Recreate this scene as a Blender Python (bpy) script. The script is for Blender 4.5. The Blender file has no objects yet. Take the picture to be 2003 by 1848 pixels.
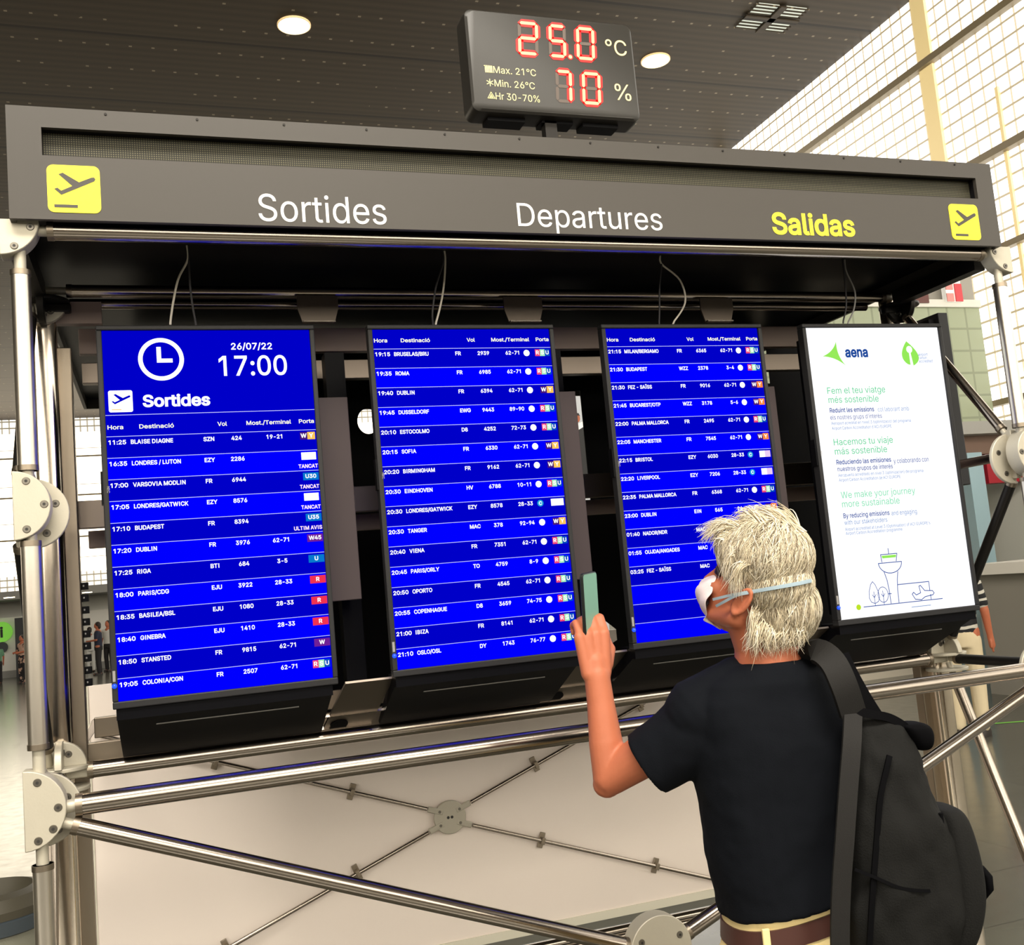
import bpy, bmesh, math, random
import numpy as np
from mathutils import Vector, Matrix, Euler

random.seed(7)
rng = np.random.default_rng(7)
PI = math.pi
SC = bpy.context.scene
COL = SC.collection
V = Vector

# ------------------------------------------------------------------ camera, world, lights, exposure
IMG_W, IMG_H, FPX = 2003.0, 1848.0, 2018.33
def _rot(a, b, c):
    return Matrix.Rotation(a, 3, 'Z') @ Matrix.Rotation(b, 3, 'X') @ Matrix.Rotation(c, 3, 'Y')
CAM_R = _rot(-0.3323, 0.1094, 0.0892)          # columns: right, forward, up
CAM_C = V((0.523044, -2.618787, 1.653))
RIGHT, FWD, UP = (CAM_R @ V((1, 0, 0))), (CAM_R @ V((0, 1, 0))), (CAM_R @ V((0, 0, 1)))
cam_d = bpy.data.cameras.new('camera')
cam_d.sensor_fit = 'HORIZONTAL'; cam_d.sensor_width = 36.0
cam_d.lens = FPX * 36.0 / IMG_W
cam_d.clip_start = 0.02; cam_d.clip_end = 300
cam = bpy.data.objects.new('camera', cam_d)
M3 = Matrix((RIGHT, UP, -FWD)).transposed()
cam.matrix_world = Matrix.Translation(CAM_C) @ M3.to_4x4()
COL.objects.link(cam)
SC.camera = cam

world = bpy.data.worlds.new('world'); SC.world = world
world.use_nodes = True
bgn = world.node_tree.nodes['Background']
bgn.inputs['Color'].default_value = (1.0, 0.95, 0.87, 1)
bgn.inputs['Strength'].default_value = 0.6

SC.view_settings.view_transform = 'Standard'
SC.view_settings.look = 'None'
SC.view_settings.exposure = 0.0
SC.view_settings.gamma = 1.0
SC.view_settings.use_curve_mapping = False

def area_light(name, loc, target, sx, sy, power, color):
    d = bpy.data.lights.new(name, 'AREA'); d.shape = 'RECTANGLE'; d.size = sx; d.size_y = sy
    d.energy = power; d.color = color
    o = bpy.data.objects.new(name, d); COL.objects.link(o)
    o.location = loc
    o.rotation_euler = (V(target) - V(loc)).to_track_quat('-Z', 'Y').to_euler()
    return o
area_light('fill_light_front', (0.0, -5.5, 8.6), (1.6, 0, 1.2), 8.0, 1.6, 1350, (1.0, 0.93, 0.82))  # unseen fill lamp added to brighten the stand and its white panel
area_light('far_fill_light', (5.5, 16, 9.3), (5.5, 16, 0), 9.0, 9.0, 700, (1.0, 0.95, 0.88))  # bare fill lamp under the solid ceiling, no skylight there

def pt(u, v, d):                       # the point a distance d ahead of the camera along a sight line
    return CAM_C + (RIGHT * ((u - IMG_W / 2) / FPX) + FWD + UP * ((IMG_H / 2 - v) / FPX)) * d
def on(u, v, axis, val):               # where a sight line meets a plane of the building
    r = RIGHT * ((u - IMG_W / 2) / FPX) + FWD + UP * ((IMG_H / 2 - v) / FPX)
    i = 'xyz'.index(axis)
    return CAM_C + r * ((val - CAM_C[i]) / r[i])

# ------------------------------------------------------------------ materials
def lin(c):
    return tuple(((x / 255) / 12.92 if x / 255 <= 0.04045 else ((x / 255 + 0.055) / 1.055) ** 2.4) for x in c[:3])
MATS = {}
def mat(name, color, rough=0.5, metal=0.0, emit=None, estr=1.0, bump=0.0, bscale=60, vary=0.0, vscale=8, spec=0.5, stretch=None, coat=0.0, sheen=0.0):
    m = bpy.data.materials.new(name); m.use_nodes = True; MATS[name] = m
    nt = m.node_tree; b = nt.nodes['Principled BSDF']
    c = lin(color) + (1,)
    b.inputs['Base Color'].default_value = c
    b.inputs['Roughness'].default_value = rough
    b.inputs['Metallic'].default_value = metal
    b.inputs['Specular IOR Level'].default_value = spec
    if coat: b.inputs['Coat Weight'].default_value = coat
    if sheen: b.inputs['Sheen Weight'].default_value = sheen
    if emit is not None:
        b.inputs['Emission Color'].default_value = lin(emit) + (1,)
        b.inputs['Emission Strength'].default_value = estr
    if bump or vary:
        tc = nt.nodes.new('ShaderNodeTexCoord'); mp = nt.nodes.new('ShaderNodeMapping')
        nt.links.new(tc.outputs['Object'], mp.inputs['Vector'])
        if stretch: mp.inputs['Scale'].default_value = stretch
    if bump:
        n = nt.nodes.new('ShaderNodeTexNoise'); n.inputs['Scale'].default_value = bscale; n.inputs['Detail'].default_value = 4
        bp = nt.nodes.new('ShaderNodeBump'); bp.inputs['Strength'].default_value = bump; bp.inputs['Distance'].default_value = 0.004
        nt.links.new(mp.outputs['Vector'], n.inputs['Vector'])
        nt.links.new(n.outputs['Fac'], bp.inputs['Height']); nt.links.new(bp.outputs['Normal'], b.inputs['Normal'])
    if vary:
        n = nt.nodes.new('ShaderNodeTexNoise'); n.inputs['Scale'].default_value = vscale; n.inputs['Detail'].default_value = 3
        r = nt.nodes.new('ShaderNodeMapRange'); r.inputs['To Min'].default_value = 1 - vary; r.inputs['To Max'].default_value = 1 + vary
        mx = nt.nodes.new('ShaderNodeVectorMath'); mx.operation = 'SCALE'
        mx.inputs[0].default_value = c[:3]
        nt.links.new(mp.outputs['Vector'], n.inputs['Vector'])
        nt.links.new(n.outputs['Fac'], r.inputs['Value']); nt.links.new(r.outputs['Result'], mx.inputs['Scale'])
        nt.links.new(mx.outputs['Vector'], b.inputs['Base Color'])
    return m

class NG:                                # tiny node-graph helper
    def __init__(s, m): s.nt = m.node_tree; s.b = s.nt.nodes['Principled BSDF']
    def n(s, t, **k):
        x = s.nt.nodes.new(t)
        for a, v in k.items(): setattr(x, a, v)
        return x
    def math(s, op, a, b=None, c=None):
        x = s.n('ShaderNodeMath', operation=op)
        for i, q in enumerate((a, b, c)):
            if q is None: continue
            if isinstance(q, (int, float)): x.inputs[i].default_value = q
            else: s.nt.links.new(q, x.inputs[i])
        return x.outputs[0]
    def mix(s, f, c1, c2):
        x = s.n('ShaderNodeMix', data_type='RGBA')
        for i, q in ((0, f), (6, c1), (7, c2)):
            if isinstance(q, (int, float)): x.inputs[i].default_value = q
            elif isinstance(q, tuple): x.inputs[i].default_value = q
            else: s.nt.links.new(q, x.inputs[i])
        return x.outputs[2]
    def obj(s):
        tc = s.n('ShaderNodeTexCoord'); sp = s.n('ShaderNodeSeparateXYZ')
        s.nt.links.new(tc.outputs['Object'], sp.inputs[0])
        return tc.outputs['Object'], sp.outputs
    def line(s, coord, period, width):   # 1 on thin lines
        a = s.math('FRACT', s.math('DIVIDE', coord, period))
        return s.math('LESS_THAN', a, width / period)

mat('steel', (168, 158, 147), 0.2, 1.0, bump=0.02, bscale=90, stretch=(1, 1, 1))
mat('steel_post_lit', (212, 205, 194), 0.3, 1.0, bump=0.02, bscale=120)  # same steel, lightened for the bright surroundings the posts mirror
mat('steel_brushed', (148, 137, 122), 0.38, 1.0, bump=0.03, bscale=300)
mat('steel_mirror', (232, 220, 204), 0.16, 1.0, bump=0.035, bscale=5, stretch=(6, 6, 1))
mat('steel_bracket', (128, 118, 108), 0.4, 1.0)
mat('cast_plate', (188, 182, 166), 0.5, 0.35, bump=0.05, bscale=200, vary=0.04, vscale=30)
mat('dark_metal', (40, 38, 36), 0.45, 0.7)
mat('screw', (120, 116, 108), 0.35, 0.9)
mat('screw_hole', (40, 38, 35), 0.6)
mat('header_paint', (64, 60, 55), 0.42, 0.0, vary=0.03, vscale=2, spec=0.4)
mat('header_dark', (16, 15, 18), 0.5, spec=0.2)
mat('canopy_black', (7, 7, 12), 0.4, spec=0.15)
mat('black_plastic', (8, 8, 11), 0.5, spec=0.12)
mat('bezel', (36, 36, 38), 0.45, spec=0.25)
mat('tray_black', (6, 6, 10), 0.5, spec=0.08)
mat('box_brown', (70, 61, 61), 0.55, spec=0.2)
mat('bar_brown', (150, 132, 122), 0.5)
mat('sheet_black', (4, 4, 6), 0.7, spec=0.1)
mat('sign_yellow', (247, 236, 40), 0.4, emit=(247, 236, 30), estr=0.25)
mat('sign_white', (240, 238, 232), 0.4, emit=(240, 238, 232), estr=0.25)
mat('panel_white', (246, 234, 224), 0.5, vary=0.02, vscale=1.5)
mat('panel_edge', (226, 222, 204), 0.5)
mat('grey_base', (112, 112, 104), 0.4)
mat('scr_blue', (0, 0, 2), 0.35, emit=(0, 0, 255), estr=1.0, spec=0.0)
mat('scr_navy', (0, 0, 2), 0.35, emit=(0, 0, 200), estr=1.0, spec=0.0)
mat('scr_white', (20, 20, 20), 0.3, emit=(252, 252, 255), estr=1.15, spec=0.3)
mat('scr_line', (20, 20, 20), 0.4, emit=(190, 195, 255), estr=1.0)
mat('scr_yellowtext', (20, 20, 20), 0.4, emit=(255, 253, 215), estr=1.1)
mat('scr_pinktext', (20, 20, 20), 0.4, emit=(255, 225, 240), estr=1.1)
for n_, c_ in dict(scr_pink=(240, 70, 120), scr_red=(240, 50, 80), scr_purple=(112, 30, 150), scr_violet=(70, 20, 120), scr_cyan=(0, 120, 205),
                   scr_teal=(30, 165, 220), scr_green=(170, 240, 190), scr_orange=(255, 140, 60), scr_amber=(255, 200, 90), scr_pale=(235, 205, 245),
                   scr_uBlue=(0, 80, 190), scr_mint=(90, 208, 145), scr_ink=(25, 72, 155), scr_inklight=(62, 122, 190), scr_lime=(150, 235, 90), scr_olive=(190, 228, 40),
                   scr_mintpale=(130, 225, 175)).items():
    mat(n_, (4, 4, 4), 0.4, emit=c_, estr=1.0, spec=0.0)
mat('led_blue', (0, 0, 20), 0.2, emit=(20, 60, 255), estr=3.0)
mat('led_red_glow', (40, 0, 0), 0.4, emit=(255, 24, 22), estr=1.2)
mat('led_core', (60, 20, 0), 0.4, emit=(255, 240, 175), estr=1.2)
mat('led_off', (92, 80, 72), 0.5)
mat('sign_text', (235, 222, 150), 0.5, emit=(240, 226, 150), estr=0.45)
mat('sign_case', (44, 42, 38), 0.42, bump=0.03, bscale=400)
mat('cable_white', (205, 198, 185), 0.5)
mat('cable_black', (38, 36, 40), 0.5)
mat('logo_grey', (140, 138, 136), 0.5)
# person
mat('skin', (182, 106, 76), 0.5, bump=0.06, bscale=120, vary=0.07, vscale=30, spec=0.35)
mat('tshirt', (10, 13, 19), 0.9, bump=0.15, bscale=500, spec=0.15)
mat('trousers', (240, 218, 158), 0.85, bump=0.12, bscale=400, spec=0.15)
mat('belt', (74, 44, 38), 0.45, bump=0.06, bscale=150)
mat('mask', (243, 228, 228), 0.8, bump=0.1, bscale=300, spec=0.2)
mat('mask_strap', (150, 170, 182), 0.7)
mat('eye_dark', (40, 26, 24), 0.4)
mat('backpack', (21, 21, 20), 0.85, bump=0.3, bscale=300, vary=0.12, vscale=10, spec=0.2)
mat('backpack_strap', (32, 31, 30), 0.75, bump=0.15, bscale=600, spec=0.25)
mat('backpack_black', (10, 10, 12), 0.85, spec=0.05)
mat('phone_teal', (120, 168, 150), 0.3)
mat('phone_dark', (20, 26, 24), 0.4)
mat('shoe', (50, 44, 40), 0.6)
mat('nail', (222, 160, 135), 0.35)

m = mat('hair', (205, 186, 146), 0.55, spec=0.3)
g = NG(m); at_ = g.n('ShaderNodeAttribute', attribute_name='tint')
g.nt.links.new(at_.outputs['Color'], g.b.inputs['Base Color'])
mat('hair_base', (150, 134, 106), 0.8, bump=0.5, bscale=160, vary=0.25, vscale=60)
mat('hair_dark', (42, 30, 26), 0.6, bump=0.4, bscale=60)

# dot matrix in the header slot
m = mat('dot_matrix', (70, 66, 56), 0.5, spec=0.2)
g = NG(m); o_, xyz = g.obj()
fx = g.math('SUBTRACT', g.math('FRACT', g.math('DIVIDE', xyz[0], 0.0052)), 0.5)
fz = g.math('SUBTRACT', g.math('FRACT', g.math('DIVIDE', xyz[2], 0.0052)), 0.5)
dd = g.math('SQRT', g.math('ADD', g.math('MULTIPLY', fx, fx), g.math('MULTIPLY', fz, fz)))
g.nt.links.new(g.mix(g.math('LESS_THAN', dd, 0.3), lin((44, 43, 36)) + (1,), lin((98, 94, 74)) + (1,)), g.b.inputs['Base Color'])

# ceiling: fine ribs, joints, perforations painted pale for the light in them
m = mat('ceiling_metal', (92, 80, 64), 0.55, spec=0.2)
g = NG(m); o_, xyz = g.obj()
rib = g.math('FRACT', g.math('DIVIDE', xyz[1], 0.16))
rib = g.math('MULTIPLY', g.math('ABSOLUTE', g.math('SUBTRACT', rib, 0.5)), 2.0)
jo = g.line(xyz[1], 1.92, 0.06)
px_ = g.math('SUBTRACT', g.math('FRACT', g.math('DIVIDE', xyz[0], 0.30)), 0.5)
py_ = g.math('SUBTRACT', g.math('FRACT', g.math('DIVIDE', xyz[1], 0.64)), 0.5)
dot = g.math('MULTIPLY', g.math('LESS_THAN', g.math('ABSOLUTE', px_), 0.07), g.math('LESS_THAN', g.math('ABSOLUTE', py_), 0.03))
c1 = g.mix(rib, lin((62, 53, 41)) + (1,), lin((74, 64, 50)) + (1,))
c2 = g.mix(jo, c1, lin((40, 34, 26)) + (1,))
nz = g.n('ShaderNodeTexNoise'); nz.inputs['Scale'].default_value = 1.3
g.nt.links.new(o_, nz.inputs['Vector'])
dm = g.math('MULTIPLY', dot, g.math('GREATER_THAN', nz.outputs['Fac'], 0.44))
c3 = g.mix(dm, c2, lin((150, 138, 116)) + (1,))
g.nt.links.new(c3, g.b.inputs['Base Color'])

# floor tiles
m = mat('floor_tile', (96, 96, 86), 0.16, spec=0.6)
g = NG(m); o_, xyz = g.obj()
ln = g.math('MAXIMUM', g.line(xyz[0], 1.2, 0.012), g.line(xyz[1], 0.6, 0.012))
nz = g.n('ShaderNodeTexNoise'); nz.inputs['Scale'].default_value = 2.0
g.nt.links.new(o_, nz.inputs['Vector'])
c1 = g.mix(nz.outputs['Fac'], lin((80, 80, 72)) + (1,), lin((93, 92, 83)) + (1,))
g.nt.links.new(g.mix(ln, c1, lin((66, 66, 60)) + (1,)), g.b.inputs['Base Color'])
nz2 = g.n('ShaderNodeTexNoise'); nz2.inputs['Scale'].default_value = 9.0
g.nt.links.new(o_, nz2.inputs['Vector'])
g.nt.links.new(g.math('MULTIPLY_ADD', nz2.outputs['Fac'], 0.12, 0.12), g.b.inputs['Roughness'])

# translucent window walls lit by daylight, with a fine grid in the panes
def window_mat(name, axis, per, lw, strength, gridcol, glow=(1.0, 0.975, 0.92, 1)):
    m = mat(name, (200, 195, 180), 0.4)
    g = NG(m); o_, xyz = g.obj()
    ln = g.math('MAXIMUM', g.math('MULTIPLY', g.line(xyz[axis], per, lw), 0.75), g.line(xyz[2], per, lw))
    nz = g.n('ShaderNodeTexNoise'); nz.inputs['Scale'].default_value = 0.7
    g.nt.links.new(o_, nz.inputs['Vector'])
    c = g.mix(ln, glow, lin(gridcol) + (1,))
    g.nt.links.new(c, g.b.inputs['Emission Color'])
    st = g.math('MULTIPLY', g.math('SUBTRACT', 1.0, g.math('MULTIPLY', ln, 0.86)), strength)
    g.nt.links.new(st, g.b.inputs['Emission Strength'])
    return m
window_mat('pane_side', 1, 0.22, 0.032, 2.4, (214, 184, 130))
mat('wall_rear', (132, 116, 98), 0.7)
window_mat('pane_rear', 0, 1.0, 0.03, 5.6, (220, 200, 160), (1.0, 0.92, 0.78, 1))
window_mat('pane_far', 0, 1.4, 0.03, 3.4, (220, 205, 180), (1.0, 0.88, 0.68, 1))
window_mat('pane_grid', 0, 0.25, 0.05, 1.2, (200, 180, 140))
mat('mullion', (142, 128, 100), 0.5)
mat('mullion_dark', (98, 84, 62), 0.5)
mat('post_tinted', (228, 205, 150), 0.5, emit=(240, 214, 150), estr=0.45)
mat('wall_grey', (150, 146, 136), 0.6)
mat('wall_pale', (214, 212, 202), 0.6)
mat('desk_white', (236, 232, 222), 0.5)
mat('soffit_grey', (150, 148, 142), 0.6)
m = mat('glass_green', (142, 150, 122), 0.35)
g = NG(m); o_, xyz = g.obj()
g.nt.links.new(g.mix(g.math('MAXIMUM', g.line(xyz[0], 0.3, 0.03), g.line(xyz[2], 0.3, 0.03)), lin((150, 158, 130)) + (1,), lin((128, 136, 110)) + (1,)), g.b.inputs['Base Color'])
mat('pillar_blue', (150, 178, 188), 0.5, vary=0.05, vscale=2)
mat('red_band', (160, 22, 40), 0.5)
mat('maroon', (96, 54, 48), 0.6)
mat('brown_strip', (112, 88, 74), 0.6)
mat('cream_door', (214, 204, 186), 0.5)
mat('sign_red', (205, 60, 70), 0.5)
mat('sign_pink', (220, 140, 135), 0.5)
mat('green_disc', (120, 200, 60), 0.5, emit=(130, 215, 70), estr=0.4)
mat('ink', (30, 40, 30), 0.6)
mat('dark_disc', (60, 66, 68), 0.6)
mat('lamp_glow', (255, 240, 200), 0.5, emit=(255, 240, 205), estr=9.0)
mat('lamp_rim_halo', (230, 205, 160), 0.4, emit=(255, 214, 150), estr=0.6)  # rim emits to paint the warm halo around the lens
mat('reflection_glow', (220, 225, 215), 0.5, emit=(205, 212, 196), estr=0.75)
mat('floor_green', (120, 200, 70), 0.4)
mat('bin_grey', (132, 132, 118), 0.45, bump=0.3, bscale=260)
mat('bin_top', (70, 66, 54), 0.5)
mat('bin_blue', (58, 66, 72), 0.4)
mat('ad_grey', (178, 180, 182), 0.5, emit=(178, 180, 182), estr=0.35)
mat('ad_white', (225, 224, 220), 0.5, emit=(225, 224, 220), estr=0.35)
mat('ad_black', (22, 22, 24), 0.5)

# ------------------------------------------------------------------ mesh builder
class MB:
    def __init__(s): s.v = []; s.f = []; s.mi = []; s.cur = 0; s.vc = None
    def add(s, vs, fs):
        b = len(s.v); s.v += [tuple(p) for p in vs]
        s.f += [tuple(i + b for i in f) for f in fs]; s.mi += [s.cur] * len(fs)
        return s
    def mat(s, i): s.cur = i; return s
    def box(s, lo, hi):
        x0, y0, z0 = lo; x1, y1, z1 = hi
        return s.add([(x0, y0, z0), (x1, y0, z0), (x1, y1, z0), (x0, y1, z0), (x0, y0, z1), (x1, y0, z1), (x1, y1, z1), (x0, y1, z1)],
                     [(0, 3, 2, 1), (4, 5, 6, 7), (0, 1, 5, 4), (1, 2, 6, 5), (2, 3, 7, 6), (3, 0, 4, 7)])
    def obox(s, c, ax, ay, az):           # oriented box: half-axis vectors
        c, ax, ay, az = V(c), V(ax), V(ay), V(az)
        vs = [c + ax * i + ay * j + az * k for k in (-1, 1) for i, j in ((-1, -1), (1, -1), (1, 1), (-1, 1))]
        return s.add(vs, [(0, 3, 2, 1), (4, 5, 6, 7), (0, 1, 5, 4), (1, 2, 6, 5), (2, 3, 7, 6), (3, 0, 4, 7)])
    def loft(s, rings, cap=True, closed=True):
        n = len(rings[0]); vs = [p for r in rings for p in r]; fs = []
        m = n if closed else n - 1
        for i in range(len(rings) - 1):
            for j in range(m):
                k = (j + 1) % n
                fs.append((i * n + j, i * n + k, (i + 1) * n + k, (i + 1) * n + j))
        if cap and closed:
            fs.append(tuple(reversed(range(n)))); fs.append(tuple(range((len(rings) - 1) * n, len(rings) * n)))
        return s.add(vs, fs)
    def tube(s, p0, p1, r, r1=None, seg=20, cap=True):
        return s.sweep([p0, p1], [r, r if r1 is None else r1], seg, cap)
    def sweep(s, pts, rad, seg=10, cap=True):
        pts = [V(p) for p in pts]
        if not hasattr(rad, '__len__'): rad = [rad] * len(pts)
        t0 = (pts[1] - pts[0]).normalized()
        up = V((0, 0, 1)) if abs(t0.z) < 0.9 else V((0, 1, 0))
        nrm = t0.cross(up).normalized(); rings = []
        for i, p in enumerate(pts):
            t = (pts[min(i + 1, len(pts) - 1)] - pts[max(i - 1, 0)]).normalized()
            nrm = (nrm - t * nrm.dot(t)).normalized(); b = t.cross(nrm)
            rings.append([p + (nrm * math.cos(2 * PI * k / seg) + b * math.sin(2 * PI * k / seg)) * rad[i] for k in range(seg)])
        return s.loft(rings, cap)
    def strap(s, pts, nrms, w, th):        # flat band following points, with surface normals
        pts = [V(p) for p in pts]; rings = []
        for i, p in enumerate(pts):
            t = (pts[min(i + 1, len(pts) - 1)] - pts[max(i - 1, 0)]).normalized()
            n = V(nrms[i]) if hasattr(nrms, '__len__') and not isinstance(nrms, Vector) else V(nrms)
            n = (n - t * n.dot(t)).normalized(); b = t.cross(n)
            ww = w[i] if hasattr(w, '__len__') else w
            rings.append([p + b * ww / 2 + n * th / 2, p - b * ww / 2 + n * th / 2, p - b * ww / 2 - n * th / 2, p + b * ww / 2 - n * th / 2])
        return s.loft(rings)
    def prism(s, poly, O, X, Y, depth):    # 2-D outline in the X,Y frame at O, extruded by depth along X x Y
        O, X, Y = V(O), V(X), V(Y); N = X.cross(Y).normalized(); n = len(poly)
        a = [O + X * p[0] + Y * p[1] for p in poly]; b = [p + N * depth for p in a]
        return s.add(a + b, [tuple(reversed(range(n))), tuple(range(n, 2 * n))] + [(i, (i + 1) % n, n + (i + 1) % n, n + i) for i in range(n)])
    def flat(s, poly, O, X, Y):
        O, X, Y = V(O), V(X), V(Y)
        return s.add([O + X * p[0] + Y * p[1] for p in poly], [tuple(range(len(poly)))])
    def ell(s, c, ax, ay, az, nu=20, nv=12):
        c, ax, ay, az = V(c), V(ax), V(ay), V(az); vs = [c + az]; fs = []
        for i in range(1, nv):
            th = PI * i / nv
            for j in range(nu):
                ph = 2 * PI * j / nu
                vs.append(c + (ax * math.cos(ph) + ay * math.sin(ph)) * math.sin(th) + az * math.cos(th))
        vs.append(c - az)
        for j in range(nu): fs.append((0, 1 + j, 1 + (j + 1) % nu))
        for i in range(nv - 2):
            for j in range(nu):
                a = 1 + i * nu; fs.append((a + j, a + nu + j, a + nu + (j + 1) % nu, a + (j + 1) % nu))
        a = 1 + (nv - 2) * nu
        for j in range(nu): fs.append((a + j, len(vs) - 1, a + (j + 1) % nu))
        return s.add(vs, fs)
    def sph(s, c, r, nu=16, nv=10): return s.ell(c, (r, 0, 0), (0, r, 0), (0, 0, r), nu, nv)
    def cap(s, p0, r0, p1, r1, seg=16):    # tapered capsule
        p0, p1 = V(p0), V(p1); d = p1 - p0; L = d.length; t = d / L
        pts = []; rad = []
        for k in range(5):
            a = PI / 2 * k / 5; pts.append(p0 - t * r0 * math.cos(a)); rad.append(max(r0 * math.sin(a), 1e-4))
        for k in range(5): q = k / 4; pts.append(p0 + d * q); rad.append(r0 + (r1 - r0) * q)
        for k in range(1, 6):
            a = PI / 2 * k / 5; pts.append(p1 + t * r1 * math.sin(a)); rad.append(max(r1 * math.cos(a), 1e-4))
        return s.sweep(pts, rad, seg)
    def build(s, name, mats, parent=None, smooth=35, bevel=0.0, loc=None):
        me = bpy.data.meshes.new(name)
        off = V((0, 0, 0))
        if parent is not None: off = wloc(parent)
        elif loc is not None: off = V(loc)
        me.from_pydata([(p[0] - off.x, p[1] - off.y, p[2] - off.z) for p in s.v], [], s.f)
        if isinstance(mats, str): mats = [mats]
        for q in mats: me.materials.append(MATS[q])
        if len(mats) > 1: me.polygons.foreach_set('material_index', s.mi)
        bm = bmesh.new(); bm.from_mesh(me); bmesh.ops.recalc_face_normals(bm, faces=bm.faces); bm.to_mesh(me); bm.free()
        if smooth:
            me.polygons.foreach_set('use_smooth', [True] * len(me.polygons))
            me.set_sharp_from_angle(angle=math.radians(smooth))
        me.update()
        o = bpy.data.objects.new(name, me); COL.objects.link(o)
        if parent is not None: o.parent = parent
        elif loc is not None: o.location = loc
        if bevel:
            b = o.modifiers.new('bevel', 'BEVEL'); b.width = bevel; b.segments = 2; b.limit_method = 'ANGLE'; b.angle_limit = math.radians(40)
        return o
def wloc(o):
    p = V((0, 0, 0))
    while o is not None: p += o.location; o = o.parent
    return p
def thing(name, label, cat, loc, group=None):
    o = bpy.data.objects.new(name, None); COL.objects.link(o); o.location = loc; o.empty_display_size = 0.1
    return tag(o, label, cat, group)
def tag(o, label, cat, group=None):
    o['label'] = label; o['category'] = cat
    if group: o['group'] = group
    return o
def struct(o, label=None):
    o['kind'] = 'structure'
    if label: o['label'] = label
    return o
def remesh(o, vox, smooth=6, fac=0.5):
    m = o.modifiers.new('remesh', 'REMESH'); m.mode = 'VOXEL'; m.voxel_size = vox; m.use_smooth_shade = True
    if smooth:
        q = o.modifiers.new('smooth', 'SMOOTH'); q.iterations = smooth; q.factor = fac
    return o

# ------------------------------------------------------------------ lettering
_TC = {}
try:
    import os
    FONT = bpy.data.fonts.load(os.path.join(bpy.utils.resource_path('LOCAL'), 'datafiles', 'fonts', 'Inter.woff2'))   # the sans face that comes with Blender
except Exception:
    FONT = None
def glyph_polys(txt):
    """outlines of a line of text as closed polylines"""
    cu = bpy.data.curves.new('lettering', 'FONT'); cu.body = txt; cu.size = 1.0
    if FONT: cu.font = FONT
    ob = bpy.data.objects.new('lettering', cu)
    cv = ob.to_curve(bpy.context.evaluated_depsgraph_get())
    out = []
    for sp in cv.splines:
        bp = sp.bezier_points; n = len(bp); poly = []
        if FONT and n == 4 and '1' in txt:                 # the slab foot of this face's figure one is not on these signs
            ys = [p.co.y for p in bp]; xs = [p.co.x for p in bp]
            if min(ys) == 0.0 and max(ys) < 0.06 and 0.28 < max(xs) - min(xs) < 0.34: continue
        xs = [p.co.x for p in bp]; ys = [p.co.y for p in bp]
        if FONT and n == 12 and min(ys) == 0.0 and abs(max(ys) - 0.509) < 0.002 and abs(max(xs) - min(xs) - 0.238) < 0.004:     # plain capital I without slabs
            out.append([(min(xs) + 0.083, 0.0), (min(xs) + 0.156, 0.0), (min(xs) + 0.156, 0.509), (min(xs) + 0.083, 0.509)][::-1]); continue
        for i in range(n):
            p, q = bp[i], bp[(i + 1) % n]
            a, b_, c, d = p.co, p.handle_right, q.handle_left, q.co
            poly.append((a.x, a.y))
            ch = (d - a).length; bend = (b_ - a.lerp(d, 1 / 3)).length + (c - a.lerp(d, 2 / 3)).length
            if bend > 0.02 * ch:
                for k in (1, 2, 3):
                    t = k / 4; w = (1 - t) ** 3 * a + 3 * (1 - t) ** 2 * t * b_ + 3 * (1 - t) * t * t * c + t ** 3 * d; poly.append((w.x, w.y))
        q = [poly[0]]
        for p in poly[1:]:
            if abs(p[0] - q[-1][0]) + abs(p[1] - q[-1][1]) > 1e-5: q.append(p)
        if abs(q[0][0] - q[-1][0]) + abs(q[0][1] - q[-1][1]) < 1e-5: q.pop()
        if len(q) > 2: out.append(q)
    ob.to_curve_clear(); bpy.data.objects.remove(ob); bpy.data.curves.remove(cu)
    return out
def s_area(p): return sum(p[i][0] * p[(i + 1) % len(p)][1] - p[(i + 1) % len(p)][0] * p[i][1] for i in range(len(p))) / 2
def winding(x, y, loops):
    w = 0
    for p in loops:
        x0, y0 = p[-1]
        for x1, y1 in p:
            if (y0 <= y) != (y1 <= y):
                if (x1 - x0) * (y - y0) - (x - x0) * (y1 - y0) > 0:
                    if y1 > y0: w += 1
                elif y1 <= y0: w -= 1
            x0, y0 = x1, y1
    return w
def grow(p, d, sg):
    n = len(p); o = []
    for i in range(n):
        a, b_, c = V(p[i - 1]), V(p[i]), V(p[(i + 1) % n])
        e, f = (b_ - a).normalized(), (c - b_).normalized()
        n1, n2 = V((e.y, -e.x)) * sg, V((f.y, -f.x)) * sg
        m_ = n1 + n2
        if m_.length < 1e-4: m_ = n1
        m_.normalize(); k = max(m_.dot(n1), 0.55)
        o.append(tuple(b_ + m_ * d / k))
    return o
from mathutils import geometry as geo_
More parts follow.
